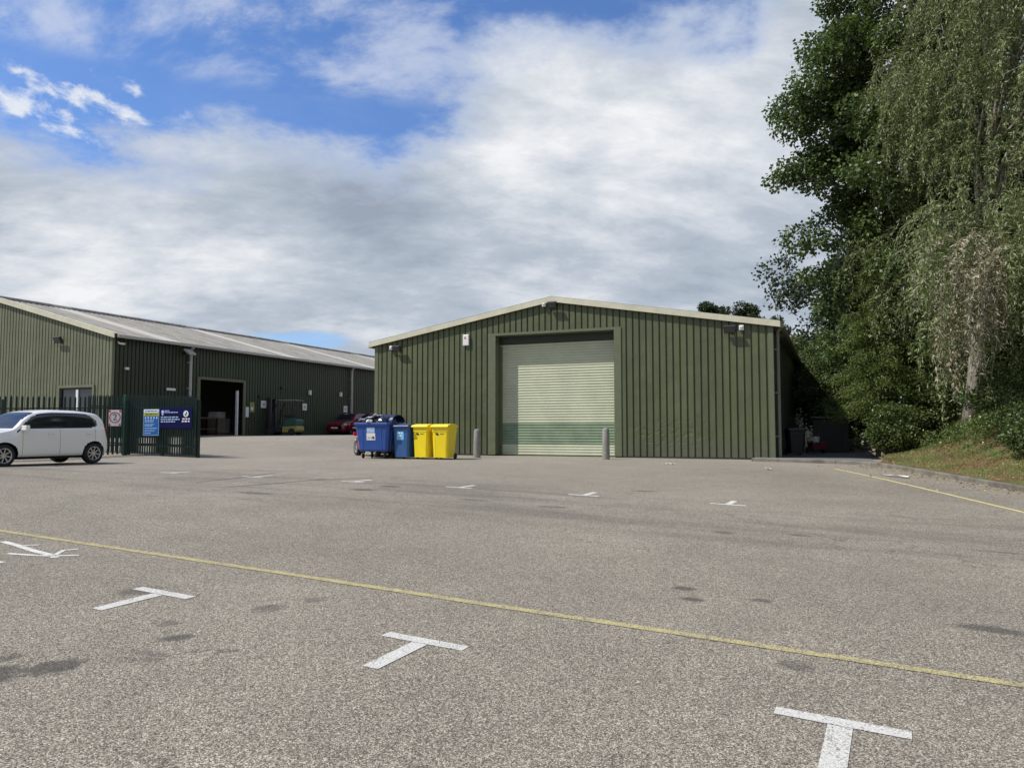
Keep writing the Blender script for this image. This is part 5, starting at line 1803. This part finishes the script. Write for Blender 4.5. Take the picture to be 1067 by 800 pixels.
# --- backing wood
for i, (x, y, w_, h_, lab) in enumerate(((15.2, 25.2, 1.1, 2.4, 'mid green undergrowth shrub on the bank just left of the mottled trunk'), (17.4, 27.8, 1.5, 3.4, 'mid green undergrowth shrub filling the gap between the trunks'), (18.2, 24.6, 1.3, 2.8, 'mid green undergrowth shrub right of the willow trunk'), (18.0, 32.5, 1.9, 3.6, 'dark undergrowth shrub behind the two mottled trunks'), (21.5, 36.5, 2.4, 4.2, 'dark undergrowth shrub deep in the wood behind the poplar'), (23.5, 32.0, 2.4, 4.2, 'dark undergrowth shrub deep in the wood behind the willow'), (25.5, 27.5, 2.4, 4.2, 'dark undergrowth shrub beyond the right edge of the wood'))):
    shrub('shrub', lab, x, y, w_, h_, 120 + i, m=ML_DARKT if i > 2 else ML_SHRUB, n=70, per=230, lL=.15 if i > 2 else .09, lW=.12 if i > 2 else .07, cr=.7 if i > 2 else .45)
for i, (x, y, hh, lab) in enumerate(((19.0, 42.0, 12, 'dark broadleaf tree beyond the end of the unit'), (20.5, 34.5, 14, 'dark tree directly behind the poplar'), (24.5, 30.0, 15, 'dark tree in the wood behind the willow'),
                                     (24.0, 38.0, 15, 'tree deep in the wood between poplar and willow'), (28.0, 25.0, 15, 'dark tree beyond the right edge of the view'), (31.0, 34.0, 15, 'farthest dark tree at the right of the wood'))):
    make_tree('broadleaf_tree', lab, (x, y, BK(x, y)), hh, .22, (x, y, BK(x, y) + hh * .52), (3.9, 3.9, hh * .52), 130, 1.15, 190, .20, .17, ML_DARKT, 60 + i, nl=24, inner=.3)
# two small crowns showing over the roof
make_tree('distant_tree', 'small rounded treetop showing just above the unit roof', (27.5, 88.0, .6), 14.2, .25, (27.3, 88, 13.3), (1.7, 1.8, 3.4), 60, .75, 200, .26, .2, ML_DARKT, 80, nl=16)
make_tree('distant_tree', 'ragged low treetop left of the rounded one above the unit roof', (23.3, 88.0, .6), 13.0, .25, (23.3, 88, 13.5), (2.2, 1.8, 2.8), 50, .7, 170, .26, .2, ML_DARKT, 81, nl=16)
make_tree('distant_tree', 'treetop peeping over the right end of the unit roof', (30.6, 88.0, .6), 12.8, .25, (30.8, 88, 11.3), (1.8, 1.8, 2.8), 50, .7, 170, .26, .2, ML_DARKT, 82, nl=16)

# --- grass, weeds and leaf litter on the bank
ML_GR = leaf_mat('bank_grass_blade', (.12, .15, .045), (.28, .29, .12), .3, .6, c3=(.30, .24, .12))
rs = np.random.RandomState(91)
n = 95000
yy = rs.uniform(11, 33, n); ee = rs.uniform(0.03, 1, n) ** 1.3 * 6
tx = np.interp(yy, [p[1] for p in TOE], [p[0] for p in TOE])
patch = np.sin(tx + ee * 1.9 + yy * .8) + np.sin(yy * 2.1 - ee * 1.2)
keep = rs.uniform(size=n) < np.clip(.45 + .35 * patch, .08, 1)
yy, ee, tx = yy[keep], ee[keep], tx[keep]
zz = np.array([BK(a + e_, c) for a, e_, c in zip(tx, ee, yy)])
pos = np.stack([tx + ee, yy, zz - .01], 1)
d = rs.normal(size=(len(pos), 3)) * .45; d[:, 2] = 1
hgt = .05 + .09 * np.clip(ee / 3, 0, 1)
q = leaves(pos, d, 1.0, .0, rs=rs).reshape(-1, 4, 3)
dn = nrmz(d); sd = nrmz(np.cross(dn, rs.normal(size=dn.shape)))
L_ = (hgt * rs.uniform(.5, 1.4, len(pos)))[:, None]
q = np.stack([pos - sd * .005, pos + dn * L_ * .5 + sd * .006, pos + dn * L_, pos + dn * L_ * .5 - sd * .004], 1).reshape(-1, 3)
tag(quads_mesh('grass', q, ML_GR), 'short yellowing grass on the bank beside the kerb', 'grass', kind='stuff')
# weeds with pale flower heads
ML_WD = leaf_mat('weed_leaf', (.06, .10, .025), (.15, .20, .06), .3, .5)
n = 6000
wx = rs.normal(13.3, .8, n); wy = rs.normal(20.6, 1.3, n)
ok = np.array([toe_dist(a, c) > .9 for a, c in zip(wx, wy)]); wx, wy = wx[ok], wy[ok]
wz = np.array([BK(a, c) for a, c in zip(wx, wy)])
pos = np.stack([wx, wy, wz + rs.uniform(0, .55, len(wx))], 1); d = rs.normal(size=pos.shape); d[:, 2] += .4
tag(quads_mesh('weeds', leaves(pos, d, .10, .035, rs=rs), ML_WD), 'tangle of green weeds around the willow foot', 'weeds', kind='stuff')
k_ = rs.choice(len(pos), 150, replace=False); pf = pos[k_] + np.array([0, 0, .12]); d = rs.normal(size=pf.shape)
tag(quads_mesh('weed_flowers', leaves(pf, d, .05, .045, rs=rs), mat('cream_petal', (.62, .62, .40), .6)), 'pale cream flowers scattered through the weeds', 'flowers', kind='stuff')
# fallen leaves along the kerb and on the bank
n = 900
t_ = rs.uniform(0, 1, n); yy = 10 + t_ * 11.3; kx = np.interp(yy, [p[1] for p in KL[::-1]], [p[0] for p in KL[::-1]])
off = -np.abs(rs.exponential(.35, n)) - .02
lx_, ly_ = kx + off, yy
lz_ = np.array([G(a, c) for a, c in zip(lx_, ly_)]) + .008
p1 = np.stack([lx_, ly_, lz_], 1)
n = 3500; yy = rs.uniform(11, 30, n); ee = rs.uniform(0, 1, n) ** 1.2 * 4.5; tx = np.interp(yy, [p[1] for p in TOE], [p[0] for p in TOE])
p2 = np.stack([tx + ee, yy, np.array([BK(a + e_, c) for a, e_, c in zip(tx, ee, yy)]) + .02], 1)
pos = np.concatenate([p1, p2]); d = rs.normal(size=pos.shape); d[:, 2] *= .25
upv = rs.normal(size=pos.shape) * .3; upv[:, 2] += 1
tag(quads_mesh('leaf_litter', leaves(pos, d, .055, .04, up=upv, rs=rs), leaf_mat('fallen_leaf', (.16, .09, .04), (.42, .33, .17), .1, .7)), 'dry brown leaves lying along the kerb and over the bank', 'fallen leaves', kind='stuff')
